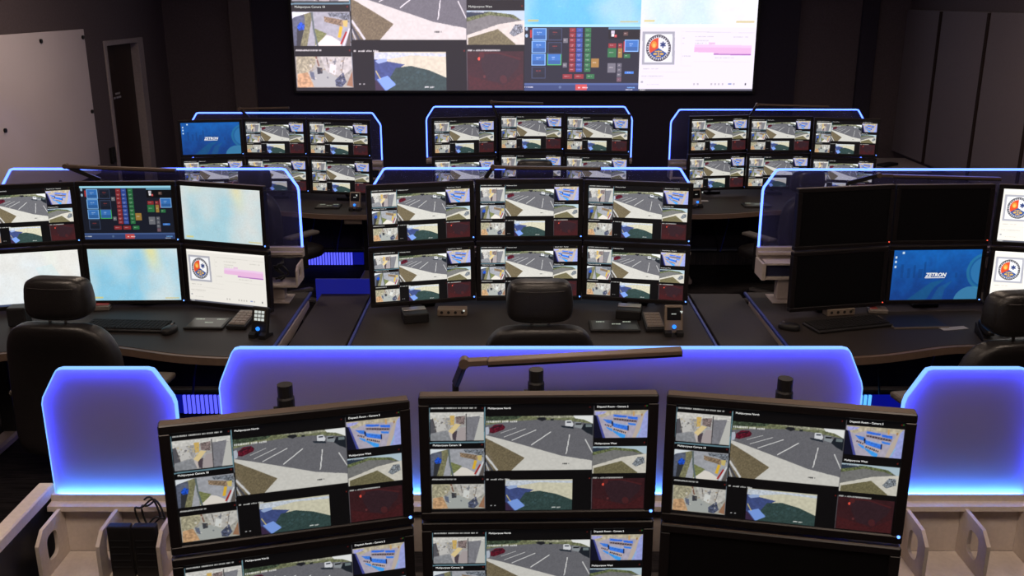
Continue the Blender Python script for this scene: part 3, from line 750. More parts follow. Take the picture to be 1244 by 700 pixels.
def light_box(parent, x0, x1, z0, z1, cx, cz, depth=.017):
    """edge-lit panel: pale back sheet, LED strips inside the rim, frosted front sheet"""
    P = panel_outline(x0, x1, z0, z1, cx, cz)
    o = bmesh.new(); o.faces.new([o.verts.new((x, -depth / 2, z)) for x, z in P])
    b = MB(); b._merge(o)
    pn = b.build('light_panel', M['frosted'], parent)
    MB().prism(P, 'y', depth / 2 - .002, depth / 2).build('back_sheet', M['sheet'], pn)
    MB().strip(P, .0032, 'y', -depth / 2 - .0005, depth / 2).build('edge_light', M['led_rim'], pn)
    MB().strip(P[::-1], .0012, 'y', -depth / 2 + .001, depth / 2 - .003).build('inner_light', M['led_edge'], pn)
    MB().box(x0 + .006, x1 - .006, -depth / 2 + .001, depth / 2 - .003, z0 + .001, z0 + .003).build('base_light', M['led_base'], pn)
    return pn

def light_panel(parent, x0, x1, z0, z1, cx, cz, gm, lm, thick, proud, width, name='light_panel', base=True):
    P = panel_outline(x0, x1, z0, z1, cx, cz)
    pn = MB().prism(P, 'y', -thick / 2, thick / 2).build(name, gm, parent)
    MB().strip(P, width, 'y', -thick / 2 - proud, thick / 2 + proud * .3).build('edge_light', lm, pn)
    if base:
        MB().box(x0 + .01, x1 - .01, -thick / 2 - .011, -thick / 2, z0 + .002, z0 + .02).build('base_light', M['led_base'], pn)
    return pn

def divider(parent, x, y0, y1, z0, z1, m):
    """upright cubby plate with chamfered top front corner and rounded hand hole; y0 front, y1 back"""
    o = bmesh.new()
    d = y1 - y0; h = z1 - z0
    def fr(t): return None
    out = []
    # 24 matching rays from hole centre
    cy, cz = y0 + d * .46, z0 + h * .50
    poly = [(y1, z0), (y1, z1), (y0 + d * .22, z1 - .004), (y0, z1 - h * .24), (y0, z0)]
    def hit(ang):
        dx, dz = math.cos(ang), math.sin(ang); best = None
        for i in range(len(poly)):
            (ax, az), (bx, bz) = poly[i], poly[(i + 1) % len(poly)]
            ex, ez = bx - ax, bz - az; den = dx * ez - dz * ex
            if abs(den) < 1e-9: continue
            t = ((ax - cy) * ez - (az - cz) * ex) / den; s_ = ((ax - cy) * dz - (az - cz) * dx) / den
            if t > 0 and -1e-6 <= s_ <= 1 + 1e-6 and (best is None or t < best): best = t
        return (cy + dx * best, cz + dz * best)
    angs = sorted(set([2 * math.pi * k / 24 for k in range(24)] + [math.atan2(z - cz, y - cy) % (2 * math.pi) for y, z in poly]))
    outer = [hit(a) for a in angs]
    def sp(v, e): return math.copysign(abs(v) ** e, v)
    inner = [(cy + d * .19 * sp(math.cos(a), .6), cz + h * .26 * sp(math.sin(a), .6)) for a in angs]
    return MB().ring(outer, inner, 'x', x - .005, x + .005).build('divider', m, parent)

def cubbies(parent, xs, y0, y1, z0, z1, m, backm):
    MB().box(xs[0], xs[-1], y1 - .006, y1, z0, z1 - .004, .001).build('cubby_back', backm, parent)
    MB().box(xs[0], xs[-1], y0, y1 - .006, z0 - .012, z0, .001).build('cubby_shelf', m, parent)
    for x in xs: divider(parent, x, y0, y1 - .007, z0 + .0005, z1 - .006, m)

def console(name_label, cx, yg, dz, hw, gl, gr, gt, clear=True, lit=None, wings=False, rib=None, ribside=0, ends=(True, True), litpost=True, wingleft=False):
    """workstation; root on the floor below the middle of its light panel; local -y is the operator side"""
    t = thing('workstation', name_label, 'desk', (cx, yg, 0), 0, 'dispatch workstations')
    zd = .74 + dz; zl = 1.012 + dz
    # desk top with a hollowed front edge
    n = 24; fe = []
    for i in range(n + 1):
        u = -1 + 2 * i / n
        fe.append((u * hw, -1.0 + .17 * math.exp(-(u / .45) ** 2)))
    out = fe + [(hw, .02), (-hw, .02)]
    MB().prism(out, 'z', zd - .03, zd).build('desk_top', M['laminate'], t)
    MB().strip([(x, y) for x, y in fe][::-1], .022, 'z', zd - .038, zd - .002).build('front_edge', M['deskedge'], t)
    for s in (-1, 1):
        a = s * (hw + .003); b2 = s * (hw + .017)
        MB().box(min(a, b2), max(a, b2), -1.0, .02, zd - .012, zd + .004, .002).build('edge_trim', M['blueband'], t)
        MB().prism([(-.95, zd - .045), (-.55, zd - .075), (-.1, zd - .045), (-.1, zd - .0125), (-.95, zd - .0125)], 'x', min(a, b2) + .001, max(a, b2) + .006).build('side_fascia', M['beigemetal'], t)
        lx = s * (hw - .12)
        MB().box(lx - .04, lx + .04, -.34, -.26, .05, zd - .03, .006).build('leg', M['darkmetal'], t)
        MB().box(lx - .045, lx + .045, -.62, -.02, 0, .05, .012).build('foot', M['beigemetal'], t)
    # back panel and lit base
    MB().box(-hw + .05, hw - .05, .04, .06, .16, zd - .03).build('modesty_panel', M['surround'], t)
    pl = MB().box(-hw + .03, hw - .03, .0, .07, 0, .135, .006).build('plinth', M['darkmetal'], t)
    if rib:
        rm, smooth = rib
        for s in ((-1, 1) if ribside == 0 else (ribside,)):
            xa, xb = sorted((s * .10, s * .56))
            nr = 18
            rb = MB()
            for k in range(nr):
                x = xa + (xb - xa) * (k + .1) / nr
                rb.box(x, x + (xb - xa) / nr * .62, -.016, -.002, .012, .125)
            rb.build('lit_grille', rm, t)
            MB().box(xa, xb, -.006, 0, .012, .125).build('grille_backing', smooth, t)
            for x0, x1 in ((xa - .11, xa - .004), (xb + .004, xb + .13)):
                MB().box(x0, x1, -.008, 0, .012, .125).build('lit_strip', smooth, t)
        for k, x in enumerate((-.42, -.30, -.12, .22, .36, .47)):
            MB().tube([(x, .03, zd - .05), (x + .01, -.02, .42), (x + .03 * (-1) ** k, -.04, .25), (x + .05 * (-1) ** k, -.03, .14)], .006, 6).build('cable', M['cablebluelit'] if k % 2 else M['cable'], t)
    # ledge that carries the light panel
    xl, xr = (gl - cx, gr - cx)
    la, lb = (xl - .012, xr + .012)
    if wings: la, lb = (wings[0][0] - cx - .012, wings[1][1] - cx + .012)
    MB().prism([(.02, zl - .055), (.02, zl - .001), (-.018, zl - .001), (-.018, zl - .020), (-.045, zl - .022), (-.047, zl - .036), (-.018, zl - .038), (-.018, zl - .055)], 'x', la, lb).build('ledge', M['beige'], t)
    # support posts
    for s in (-1, 1):
        px = s * ((lb - la) / 2 - .13) + (la + lb) / 2
        px = max(-hw + .05, min(hw - .05, px)) if not wings else s * (hw - .2)
        MB().box(px - .04, px + .04, -.135, -.075, zd + .008, zl - (.15 if (ends[0] == 'box' and s < 0) or (ends[1] == 'box' and s > 0) else .185), .004).build('post', M['beigemetal'], t)
        MB().box(px - .075, px + .075, -.19, -.03, zd, zd + .008, .002).build('post_base', M['beigemetal'], t)
    # cubbies under the ledge
    ca, cb = -.185, -.02
    if wings:
        w0, w1 = wings
        xs1 = [-1.248 - cx + .159 * k for k in range(4)]; xs2 = [1.414 - cx - .162 * k for k in range(4)][::-1]
        cubbies(t, xs1, ca, cb, .84, .99, M['beige'], M['beige']); cubbies(t, xs2, ca, cb, .84, .99, M['beige'], M['beige'])
        MB().box(xs1[-1] + .006, xs2[0] - .006, -.03, -.018, .84, zl - .056).build('ledge_front', M['beige'], t)
    else:
        w_ = .30
        for s, en in ((-1, ends[0]), (1, ends[1])):
            if not en: continue
            xs = [la + .006, la + w_] if s < 0 else [lb - w_, lb - .006]
            if en == 'box':
                bx_ = MB().box(xs[0], xs[1], -.15, .0, zl - .150, zl - .132, .003); bx_.box(xs[0], xs[1], -.15, .0, zl - .068, zl - .056, .002)
                for x_ in xs: bx_.box(x_ - .012, x_ + .012, -.155, .0, zl - .152, zl - .056, .003)
                bx_.build('end_box', M['beige'], t); MB().box(xs[0], xs[1], -.135, -.12, zl - .134, zl - .066).build('end_box_back', M['navy'], t)
                continue
            cubbies(t, xs, ca, cb, zl - .17, zl - .057, M['beige'], M['navy'])
    # panels
    gm, lm = (M['clear'], M['led_far']) if clear else (M['frosted'], M['led_edge'])
    th, pr, wi = (.008, .002, .011) if clear else (.010, .006, .009)
    cxx = .065 if clear else .048
    if clear:
        light_panel(t, xl, xr, zl, gt, cxx, .10, gm, lm, th, pr, wi, base=False)
    else:
        light_box(t, xl, xr, zl, gt, cxx, .10)
        for a_, b_, z_ in wings: light_box(t, a_ - cx, b_ - cx, zl, z_, .052, .088)
    if wingleft:
        light_panel(t, xl - .42, xl - .03, zl, gt - .02, .05, .09, gm, lm, th, pr, wi, base=False)
    return t

K = {}
K['1L'] = console('back-row console on the left, its lowest lit edge nearest the door', -2.0, 8.42, -.045, .868, -2.80, -1.15, 1.372, rib=(M['ribs_left'], M['smoothlit']), ribside=1, ends=(False, 'box'))
K['1M'] = console('back-row console in the centre under the video wall', .13, 8.42, -.02, .868, -.74, 1.04, 1.425, rib=(M['ribs_off'], M['ribs_off']), ends=(False, False))
K['1R'] = console('back-row console on the right near the fabric wall panels', 2.23, 8.42, -.04, .868, 1.39, 3.065, 1.40, rib=(M['ribs_off'], M['ribs_off']), ends=('box', False))
K['2L'] = console('middle-row console on the left with map and form screens', -2.013, 5.16, 0, .868, -2.775, -1.168, 1.44, rib=(M['ribs_left'], M['smoothlit']), wingleft=True, ends=(False, True))
K['2M'] = console('middle-row console in the centre with six camera screens', .098, 5.16, 0, .868, -.755, .972, 1.443, rib=(M['ribs_off'], M['ribs_off']), ends=(False, False))
K['2R'] = console('middle-row console on the right with four dark or blue screens', 2.193, 5.16, 0, .868, 1.372, 3.02, 1.437, rib=(M['ribs_right'], M['smoothlit']), ends=('box', False))
K['3M'] = console('front console nearest the viewer with frosted glowing panels and beige cubbies', .083, 2.4, 0, 1.05, -.785, .94, 1.438, clear=False, wings=((-1.268, -.912, 1.38), (1.062, 1.425, 1.38)))
# pale-capped end panel at the left of the front console
ep = MB().box(-.012, .012, -.75, .66, .02, 1.0).build('end_panel', M['darkmetal'], K['3M'], loc=(-1.30 - .083, 1.75 - 2.4, 0)); ep['label'] = 'low dark end panel under a pale cap'
MB().box(-.022, .022, -.75, .66, 1.0, 1.035, .004).build('cap', M['beige'], ep)
MB().box(-.03, .03, -.75, .66, 0, .02).build('foot_rail', M['darkmetal'], ep)

# counters between the consoles
for i, (x0, x1, yg, zt, lab) in enumerate(((-1.075, -.80, 5.16, .735, 'flat charcoal counter between the left and centre middle-row consoles'),
                                            (1.00, 1.285, 5.16, .735, 'flat charcoal counter between the centre and right middle-row consoles'),
                                            (-1.07, -.79, 8.42, .69, 'flat charcoal counter between the left and centre back-row consoles'),
                                            (1.04, 1.31, 8.42, .69, 'flat charcoal counter between the centre and right back-row consoles'))):
    t = thing('side_counter', lab, 'counter', ((x0 + x1) / 2, yg, 0), 0, 'counters between consoles')
    h = (x1 - x0) / 2
    MB().box(-h, h, -.98, .012, zt - .03, zt, .003).build('counter_top', M['laminate'], t)
    MB().box(-h + .01, h - .01, -.02, .0, .02, zt - .03).build('back_panel', M['surround'], t)
    for sx in (-1, 1):
        MB().box(sx * (h - .03) - .02, sx * (h - .03) + .02, -.94, -.90, 0, zt - .03, .003).build('leg', M['darkmetal'], t)
    if i == 0:
        MB().box(-h - .03, h, .016, .024, zt - .2, zt + .085).build('lit_upstand', M['bluelit'], t)

# credenza in the far right corner
t = thing('credenza', 'low beige cabinet top in the far corner under the right wall panels', 'cabinet', (3.74, 9.60, 0))
MB().box(-.33, .33, -.30, .34, 0, .70, .004).build('body', M['wall'], t)
MB().box(-.35, .35, -.32, .35, .70, .74, .006).build('top', M['beigemetal'], t)
for s in (-1, 1): MB().box(s * .165 - .155, s * .165 + .155, -.312, -.30, .04, .68, .003).build('door', M['wall'], t)
t = thing('binder', 'dark binder lying on the corner cabinet', 'binder', (3.72, 9.46, .7405), R(35))
MB().box(-.11, .11, -.05, .05, 0, .025, .004).build('cover', M['plastic'], t)
MB().box(-.108, .108, -.045, .053, .004, .021, .001).build('pages', M['signgrey'], t)

# ------------------------------------------------------------------ monitors
MW, MH = .56, .322
def make_bezel():
    b = MB(); x1 = MW / 2; z1 = MH / 2; sx = SW / 2; sz = SH / 2
    b.box(-x1, x1, -.022, .012, sz, z1, .003); b.box(-x1, x1, -.022, .012, -z1, -sz, .003)
    b.box(-x1, -sx, -.022, .012, -sz, sz, .0015); b.box(sx, x1, -.022, .012, -sz, sz, .0015)
    return b.mesh('bezel')
ME_BEZEL = make_bezel(); ME_BEZEL.materials.append(M['bezeltop'])
ME_SHEEN = MB().box(-MW / 2 + .003, MW / 2 - .003, -.019, .010, MH / 2 - .0002, MH / 2 + .0012, .0005).mesh('top_sheen'); ME_SHEEN.materials.append(M['rim'])  # thin lighter strip on the same plastic, stands in for lamp sheen
bk = MB(); bk.box(-.27, .27, .012, .030, -.15, .15, .008); bk.box(-.16, .16, .030, .045, -.09, .09, .008)
ME_BACK = bk.mesh('back_cover'); ME_BACK.materials.append(M['plastic'])
ME_BLANK = MB().box(-SW / 2, SW / 2, -.017, .0, -SH / 2, SH / 2).mesh('dark_glass'); ME_BLANK.materials.append(M['offscreen'])
ME_BACKING = MB().box(-SW / 2, SW / 2, -.0155, .0, -SH / 2, SH / 2).mesh('screen_backing'); ME_BACKING.materials.append(M['plastic'])
ME_LED = MB().tube([(MW / 2 - .009, -.0235, -MH / 2 + .020), (MW / 2 - .009, -.021, -MH / 2 + .020)], .0038, 8).mesh('power_light')
ME_LED.materials.append(M['led_dot'])
bt_ = MB()
for k in range(4): bt_.box(MW / 2 - .0005, MW / 2 + .002, -.012, -.004, -MH / 2 + .035 + k * .016, -MH / 2 + .043 + k * .016)
ME_BTN = bt_.mesh('side_buttons'); ME_BTN.materials.append(M['plastic'])
ME_MOUNT = MB().box(-.05, .05, .045, .058, -.05, .05, .002).box(-.018, .018, .058, .10, -.018, .018).mesh('mount_bracket'); ME_MOUNT.materials.append(M['darkmetal'])

POSN = {'UL': 'upper left', 'UC': 'upper centre', 'UR': 'upper right', 'LL': 'lower left', 'LC': 'lower centre', 'LR': 'lower right'}
CONN = {'1L': 'back-row left console', '1M': 'back-row centre console', '1R': 'back-row right console', '2L': 'middle-row left console', '2M': 'middle-row centre console', '2R': 'middle-row right console', '3M': 'front console'}
WHAT = {'camera': 'monitor of camera tiles', 'cad': 'monitor of a white emblem form', 'panel': 'monitor of coloured radio buttons', 'map_pale': 'monitor of a pale yellow-streaked map', 'map_blue': 'monitor of a pale blue map', 'white': 'monitor of a nearly white map', 'wallpaper': 'monitor with blue desktop picture', 'off': 'dark switched-off monitor'}
def monitor(con, pos, what, x, y, z, yaw, tilt, w_, h_, sm):
    t = thing('monitor', f'black {WHAT[what]}, {POSN[pos]} of six on {CONN[con]}', 'monitor', (x, y, z), 0, f'monitors on the {CONN[con]}')
    t.rotation_euler = (-R(tilt), 0, R(yaw)); t.scale = (w_ / MW, 1, h_ / MH)
    link('bezel', ME_BEZEL, t); link('back_cover', ME_BACK, t); link('mount_bracket', ME_MOUNT, t); link('side_buttons', ME_BTN, t); link('top_sheen', ME_SHEEN, t)
    if what == 'off':
        link('screen', ME_BLANK, t)
        l = link('power_light', ME_LED, t)
        l.material_slots[0].link = 'OBJECT'; l.material_slots[0].material = M['led_red']
    else:
        link('screen_backing', ME_BACKING, t)
        s = link('screen', PIC[what], t, (0, -.0165, 0))
        s.material_slots[0].link = 'OBJECT'; s.material_slots[0].material = SMAT[sm]
        link('power_light', ME_LED, t)
        if what == 'camera':
            for cm in CAPTIONS: link('caption', cm, s)
        if what == 'wallpaper':
            link('logo_lettering', LOGO, s)
            MB().box(-.062, .055, -.001, -.0004, -.018, -.0145).build('logo_underline', M['cap_white'], s)
    return t

# (console, position): x, y, z, yaw, tilt, width, height of the upper screens; measured in metres
UP = {
    ('3M', 'UL'): (-.511, 2.007, 1.274, 14.8, 1.3, .556, .320), ('3M', 'UC'): (.063, 2.10, 1.275, 1.3, 1.7, .567, .321), ('3M', 'UR'): (.639, 2.044, 1.275, -11.5, .8, .556, .328),
    ('2M', 'UL'): (-.472, 4.882, 1.262, 14.5, 2.6, .559, .318), ('2M', 'UC'): (.091, 4.974, 1.262, 1.8, 2.5, .565, .324), ('2M', 'UR'): (.656, 4.918, 1.262, -11.4, 2.5, .562, .319),
    ('2L', 'UL'): (-2.515, 4.840, 1.260, 15.0, 2.1, .52, .325), ('2L', 'UC'): (-2.002, 4.916, 1.260, 1.5, 2.1, .513, .325), ('2L', 'UR'): (-1.491, 4.854, 1.260, -17.5, 1.5, .514, .328),
    ('2R', 'UL'): (1.690, 4.792, 1.261, 12.3, 1.5, .540, .317), ('2R', 'UC'): (2.224, 4.868, 1.260, 2.6, 1.5, .514, .312), ('2R', 'UR'): (2.755, 4.80, 1.260, -14, 1.5, .53, .318),
    ('1L', 'UL'): (-2.487, 7.960, 1.222, 9.7, 2.5, .510, .300), ('1L', 'UC'): (-1.97, 8.016, 1.223, -1.5, 2.6, .524, .305), ('1L', 'UR'): (-1.425, 7.945, 1.224, -11.2, 2.4, .546, .305),
    ('1M', 'UL'): (-.402, 8.063, 1.224, 11.4, 2.5, .546, .319), ('1M', 'UC'): (.164, 8.235, 1.236, .8, 2.5, .555, .324), ('1M', 'UR'): (.724, 8.170, 1.232, -9.3, 2.5, .555, .329),
    ('1R', 'UL'): (1.753, 8.190, 1.224, 10.7, 2.6, .536, .312), ('1R', 'UC'): (2.268, 8.155, 1.226, .4, 2.7, .541, .303), ('1R', 'UR'): (2.770, 7.995, 1.224, -13.0, 2.6, .520, .314),
}
SHOW = {('1L', 'UL'): 'wallpaper', ('2L', 'UC'): 'panel', ('2L', 'UR'): 'map_pale', ('2L', 'LL'): 'white', ('2L', 'LC'): 'map_blue', ('2L', 'LR'): 'cad',
        ('2R', 'UL'): 'off', ('2R', 'UC'): 'off', ('2R', 'UR'): 'cad', ('2R', 'LL'): 'off', ('2R', 'LC'): 'wallpaper', ('2R', 'LR'): 'cad', ('3M', 'LR'): 'off'}
MONS = {}
for (con, pos), (x, y, z, yaw, tilt, w_, h_) in UP.items():
    sm = {'1': 'far', '2': 'mid', '3': 'near'}[con[0]]
    for lev in ('U', 'L'):
        p = lev + pos[1]
        what = SHOW.get((con, p), 'camera')
        s2 = 'midmap' if what in ('map_pale', 'map_blue', 'white', 'wallpaper', 'panel') or (what == 'cad' and con == '2L') else sm
        dzl = 0 if lev == 'U' else -(h_ + .009)
        dyl = 0 if lev == 'U' else -.006
        MONS[con, p] = monitor(con, p, what, x, y + dyl, z + dzl, yaw, tilt, w_, h_, s2)

# ------------------------------------------------------------------ monitor posts and desk bases
for con in ('1L', '1M', '1R', '2L', '2M', '2R', '3M'):
    cxk = K[con].location.x; zdk = .74 + {'1L': -.045, '1M': -.02, '1R': -.04}.get(con, 0)
    for p in ('L', 'C', 'R'):
        x, y, z, yaw, tilt, w_, h_ = UP[con, 'U' + p]
        nx, ny = math.sin(R(yaw)), -math.cos(R(yaw))
        bx, by = x - nx * .125, y - ny * .125
        top = (1.447 if con[0] == '3' else z + .10) - zdk
        t = MB().tube([(0, 0, .02), (0, 0, top - .03)], .0165, 14).build('monitor_post', M['plastic'], K[con])
        t.location = (bx - cxk, by - K[con].location.y, zdk); t.rotation_euler = (0, 0, R(yaw))
        MB().tube([(0, 0, top - .07), (0, 0, top - .065), (0, 0, top - .035), (0, 0, top - .03)], [.0165, .021, .021, .018], 14).build('collar', M['plastic'], t)
        MB().tube([(0, 0, top - .03), (0, 0, top)], .0185, 14).build('cap', M['plastic'], t)
        MB().tube([(-.02, .0, top - .06), (-.03, .0, top - .06)], .006, 8).build('knob', M['plastic'], t)
        MB().box(-.07, .07, -.09, .04, 0, .02, .005).build('base_plate', M['plastic'], t)
        if con == '2M' and p != 'C':
            q = -.075 if p == 'L' else -.012
            MB().box(q - .065, q + .065, -.36, -.24, 0, .052, .006, 2).build('base_box', M['plastic'], t)
            MB().box(q - .060, q + .060, -.30, -.245, .0522, .056, .002).build('base_cover', M['silver'], t)
            MB().box(q * .5 - .03, q * .5 + .03, -.25, -.08, .002, .016).build('base_link', M['plastic'], t)

# ------------------------------------------------------------------ task lamps on the ledges
def task_lamp(label, base, elbow, tip, root_z, wd=.022):
    t = thing('task_lamp', label, 'lamp', (base[0], base[1], root_z), 0, 'task lamps on the consoles')
    L = lambda p: Vector(p) - Vector(t.location)
    e, tp, b = L(elbow), L(tip), L(base)
    MB().box(-.02, .02, -.02, .02, 0, .03, .004).build('clamp', M['lampdark'], t)
    MB().tube([(0, 0, .03), (0, 0, b.z)], .009, 10).build('post', M['lampdark'], t)
    MB().bar(b, e, .014, .022, .002).build('arm', M['lampdark'], t)
    j = e + (tp - e) * .11
    MB().tube([e + Vector((0, .014, 0)), e - Vector((0, .014, 0))], .014, 12).build('joint', M['lampblack'], t)
    MB().bar(e, j, .026, .016, .002).build('neck', M['lampblack'], t)
    MB().bar(j, tp, .032, .013, .002).build('light_bar', M['lampblack'], t)
    dn = Vector((0, 0, -.009))
    MB().bar(j + dn, tp + dn, .026, .006).build('light_strip', M['lampdark'], t)
    return t
task_lamp('black arm lamp reaching right above the front console', (-.148, 2.335, 1.362), (-.122, 2.29, 1.44), (.43, 2.28, 1.476), .99)
task_lamp('black arm lamp above the middle-row centre console', (-.141, 5.09, 1.41), (-.101, 5.08, 1.469), (.474, 5.08, 1.463), .99)
task_lamp('black arm lamp bent left before the pale marker board', (-2.205, 5.09, 1.398), (-2.376, 5.08, 1.474), (-1.80, 5.10, 1.45), .99)
task_lamp('black arm lamp above the dark monitors of the middle-row right console', (1.80, 5.09, 1.38), (1.96, 5.08, 1.425), (2.61, 5.08, 1.408), .99)
task_lamp('thin arm lamp above the back-row left console', (-2.27, 8.35, 1.345), (-2.344, 8.35, 1.421), (-1.918, 8.35, 1.43), .945)
task_lamp('thin arm lamp above the back-row centre console', (-.12, 8.35, 1.345), (-.177, 8.35, 1.478), (.269, 8.35, 1.466), .97)
task_lamp('thin arm lamp above the back-row right console', (2.044, 8.35, 1.345), (2.107, 8.35, 1.456), (2.72, 8.35, 1.44), .95)

# ------------------------------------------------------------------ chairs
def make_chair():
    t = thing('office_chair', '', 'chair', (0, 0, 0))
    # headrest, seen from behind
    def hd(v):
        k = 1 - .10 * max(0, -v.z / .1); return Vector((v.x * (1 - .07 * max(0, v.z / .1)), v.y * (1 + .1 * -v.z / .1) + .15 * v.x * v.x / .14, v.z))
    hr = MB().se((0, .02, 1.145), (.140, .062, .090), .42, .45, 36, 20, hd).build('headrest', M['leather'], t, True)
    MB().tube([(-.100 + .200 * k / 20, -.036 + .15 * (-.100 + .200 * k / 20) ** 2 / .14, 1.198) for k in range(21)], .0022, 6).build('seam', M['leatherseam'], hr, True)
    for s in (-1, 1): MB().tube([(s * .035, .0, 1.0), (s * .035, .005, 1.07)], .0065, 8).build('headrest_post', M['chrome'], t)
    def bd(v):
        z = v.z
        wdn = 1.0 - .16 * max(0, z / .29) ** 2 - .05 * max(0, -z / .29)
        return Vector((v.x * wdn, v.y + .35 * v.x * v.x - .10 * (z / .29) ** 2 * .4 + .03 * z, v.z))
    MB().se((0, -.0, .745), (.252, .062, .300), .36, .42, 40, 24, bd).build('backrest', M['leather'], t, True)
    MB().se((0, .27, .475), (.255, .25, .058), .5, .4, 36, 14).build('seat', M['leather'], t, True)
    MB().box(-.035, .035, -.075, .1, .38, .62, .012, 2).build('back_bracket', M['plastic'], t)
    MB().box(-.12, .12, .12, .38, .37, .42, .01).build('seat_plate', M['plastic'], t)
    for s in (-1, 1):
        a = MB(); a.box(s * .275 - .02, s * .275 + .02, .18, .25, .40, .655, .008); a.box(min(s * .10, s * .295), max(s * .10, s * .295), .18, .25, .385, .41, .006)
        ar = a.build('armrest', M['plastic'], t)
        MB().box(s * .275 - .045, s * .275 + .045, .06, .36, .655, .685, .012, 2).build('arm_pad', M['armgrey'], ar)
    MB().tube([(0, .24, .10), (0, .24, .26), (0, .24, .26), (0, .24, .38)], [.03, .03, .02, .02], 14).build('gas_lift', M['darkmetal'], t)
    sb = MB()
    for k in range(5):
        a = R(18 + 72 * k); c_, s_ = math.cos(a), math.sin(a)
        sb.bar((c_ * .02, .24 + s_ * .02, .11), (c_ * .30, .24 + s_ * .30, .075), .045, .03, .006)
        ob = MB(); px, py = c_ * .30, .24 + s_ * .30
        ob.tube([(px - s_ * .022, py + c_ * .022, .028), (px + s_ * .022, py - c_ * .022, .028)], .028, 12); ob.tube([(px, py, .028), (px, py, .075)], .008, 8)
        ob.build('caster', M['plastic'], t)
    sb.build('star_base', M['silver'], t)
    return t
ch = make_chair()
CH = [('black leather office chair with headrest at the middle-row left console', -1.91, 3.82, -6, .985),
      ('black leather office chair with headrest at the middle-row centre console', .117, 3.80, 2, .98),
      ('black leather office chair cut by the right edge of the frame', 2.04, 3.62, 10, .985),
      ('black office chair seen through glass at the back-row left console', -1.93, 7.02, -34, .925),
      ('black office chair at the back-row centre console, only its headrest showing', .17, 7.1, 0, .955),
      ('black office chair seen through glass at the back-row right console', 2.21, 7.0, 30, .905)]
for i, (lab, x, y, a, sc) in enumerate(CH):
    o = ch if i == 0 else copy_tree(ch)
    o['label'] = lab; o['group'] = 'high-backed office chairs'
    o.location = (x, y, 0); o.rotation_euler = (0, 0, R(a)); o.scale = (1, 1, sc)

# ------------------------------------------------------------------ things on the desks
ZD = .7405
def keyboard(label, x, y, a):
    t = thing('keyboard', label, 'keyboard', (x, y, ZD), R(a), 'keyboards')
    MB().box(-.215, .215, -.075, .075, 0, .016, .004).build('case', M['plastic'], t)
    kb = MB()
    for r_ in range(6):
        for k in range(20):
            kb.box(-.205 + k * .0205, -.188 + k * .0205, .050 - r_ * .022, .068 - r_ * .022, .016, .022)
    o = kb.build('keys', M['keygrey'], t); o['kind'] = 'stuff'
    return t
keyboard('black keyboard beside the left chair on the middle-row left console', -1.935, 4.57, -4)
keyboard('black keyboard under the dark monitors on the middle-row right console', 1.70, 4.60, 16)
def mouse(label, x, y, a):
    t = thing('computer_mouse', label, 'mouse', (x, y, ZD), R(a), 'computer mice')
    MB().se((0, 0, .012), (.031, .055, .022), .7, .8, 24, 12, lambda v: Vector((v.x, v.y, max(v.z, -.0115) * (1 - 3 * v.y if v.z > 0 else 1)))).build('shell', M['plastic'], t, True)
    MB().tube([(-.004, .03, .031), (.004, .03, .031)], .007, 10).build('wheel', M['silver'], t)
    return t
mouse('black mouse right of the keyboard on the middle-row left console', -1.70, 4.50, -10)
mouse('shiny mouse left of the keyboard on the middle-row right console', 1.39, 4.55, 60)
def tablet(label, x, y, a, w_, d_, dim=False):
    t = thing('desk_tablet', label, 'tablet', (x, y, ZD), R(a), 'flat desk tablets')
    MB().box(-w_ / 2, w_ / 2, -d_ / 2, d_ / 2, 0, .014, .003).build('case', M['plastic'], t)
    MB().box(-w_ / 2 + .012, w_ / 2 - .012, -d_ / 2 + .01, d_ / 2 - .01, .014, .0148).build('display', M['smokescreen'] if not dim else M['offscreen'], t)
    if dim is not None:
        g = MB(); rr = random.Random(int(x * 100) + 500)
        for (u, v) in ((-.26, .30), (.28, .30), (.05, -.02 if not dim else .08)):
            for k in range(5):
                g.box(w_ * u + (k - 2.5) * .009, w_ * u + (k - 2.5) * .009 + .007 * rr.uniform(.5, 1), d_ * v - .006, d_ * v + .006, .0149, .0154)
        g.build('display_text', M['green_glow'], t)
    return t
tablet('flat tablet with faint print on the middle-row left console', -1.545, 4.615, -2, .20, .16)
tablet('dark flat tablet with faint print on the middle-row centre console', .515, 4.575, 0, .25, .155, True)
t = thing('document_pad', 'thin dark desk pad beside the keyboard on the middle-row right console', 'pad', (2.055, 4.66, ZD), R(3), None)
MB().box(-.14, .14, -.095, .095, 0, .006, .001).build('mat', M['plastic'], t)
MB().box(-.142, -.139, -.096, .096, 0, .008).box(-.142, .142, -.098, -.095, 0, .008).build('raised_rim', M['keypadgrey'], t)
def keypad(label, x, y, a):
    t = thing('keypad', label, 'keypad', (x, y, ZD), R(a), 'grey keypads')
    MB().box(-.05, .05, -.10, .10, 0, .022, .005, 2, rot=(R(6), 0, 0), piv=(0, -.1, 0)).build('case', M['plastic'], t)
    MB().box(-.042, .042, -.085, .088, .0225, .027, .002, rot=(R(6), 0, 0), piv=(0, -.1, 0)).build('key_plate', M['keypadgrey'], t)
    k_ = MB()
    for i in range(3):
        for j in range(5): k_.box(-.036 + i * .025, -.015 + i * .025, -.075 + j * .031, -.052 + j * .031, .027, .030, rot=(R(6), 0, 0), piv=(0, -.1, 0))
    k_.build('keys', M['taupe'], t)
    return t
keypad('slim grey keypad by the phone dock on the middle-row left console', -1.372, 4.635, -6)
keypad('grey keypad between tablet and phone dock on the middle-row centre console', .715, 4.60, 0)
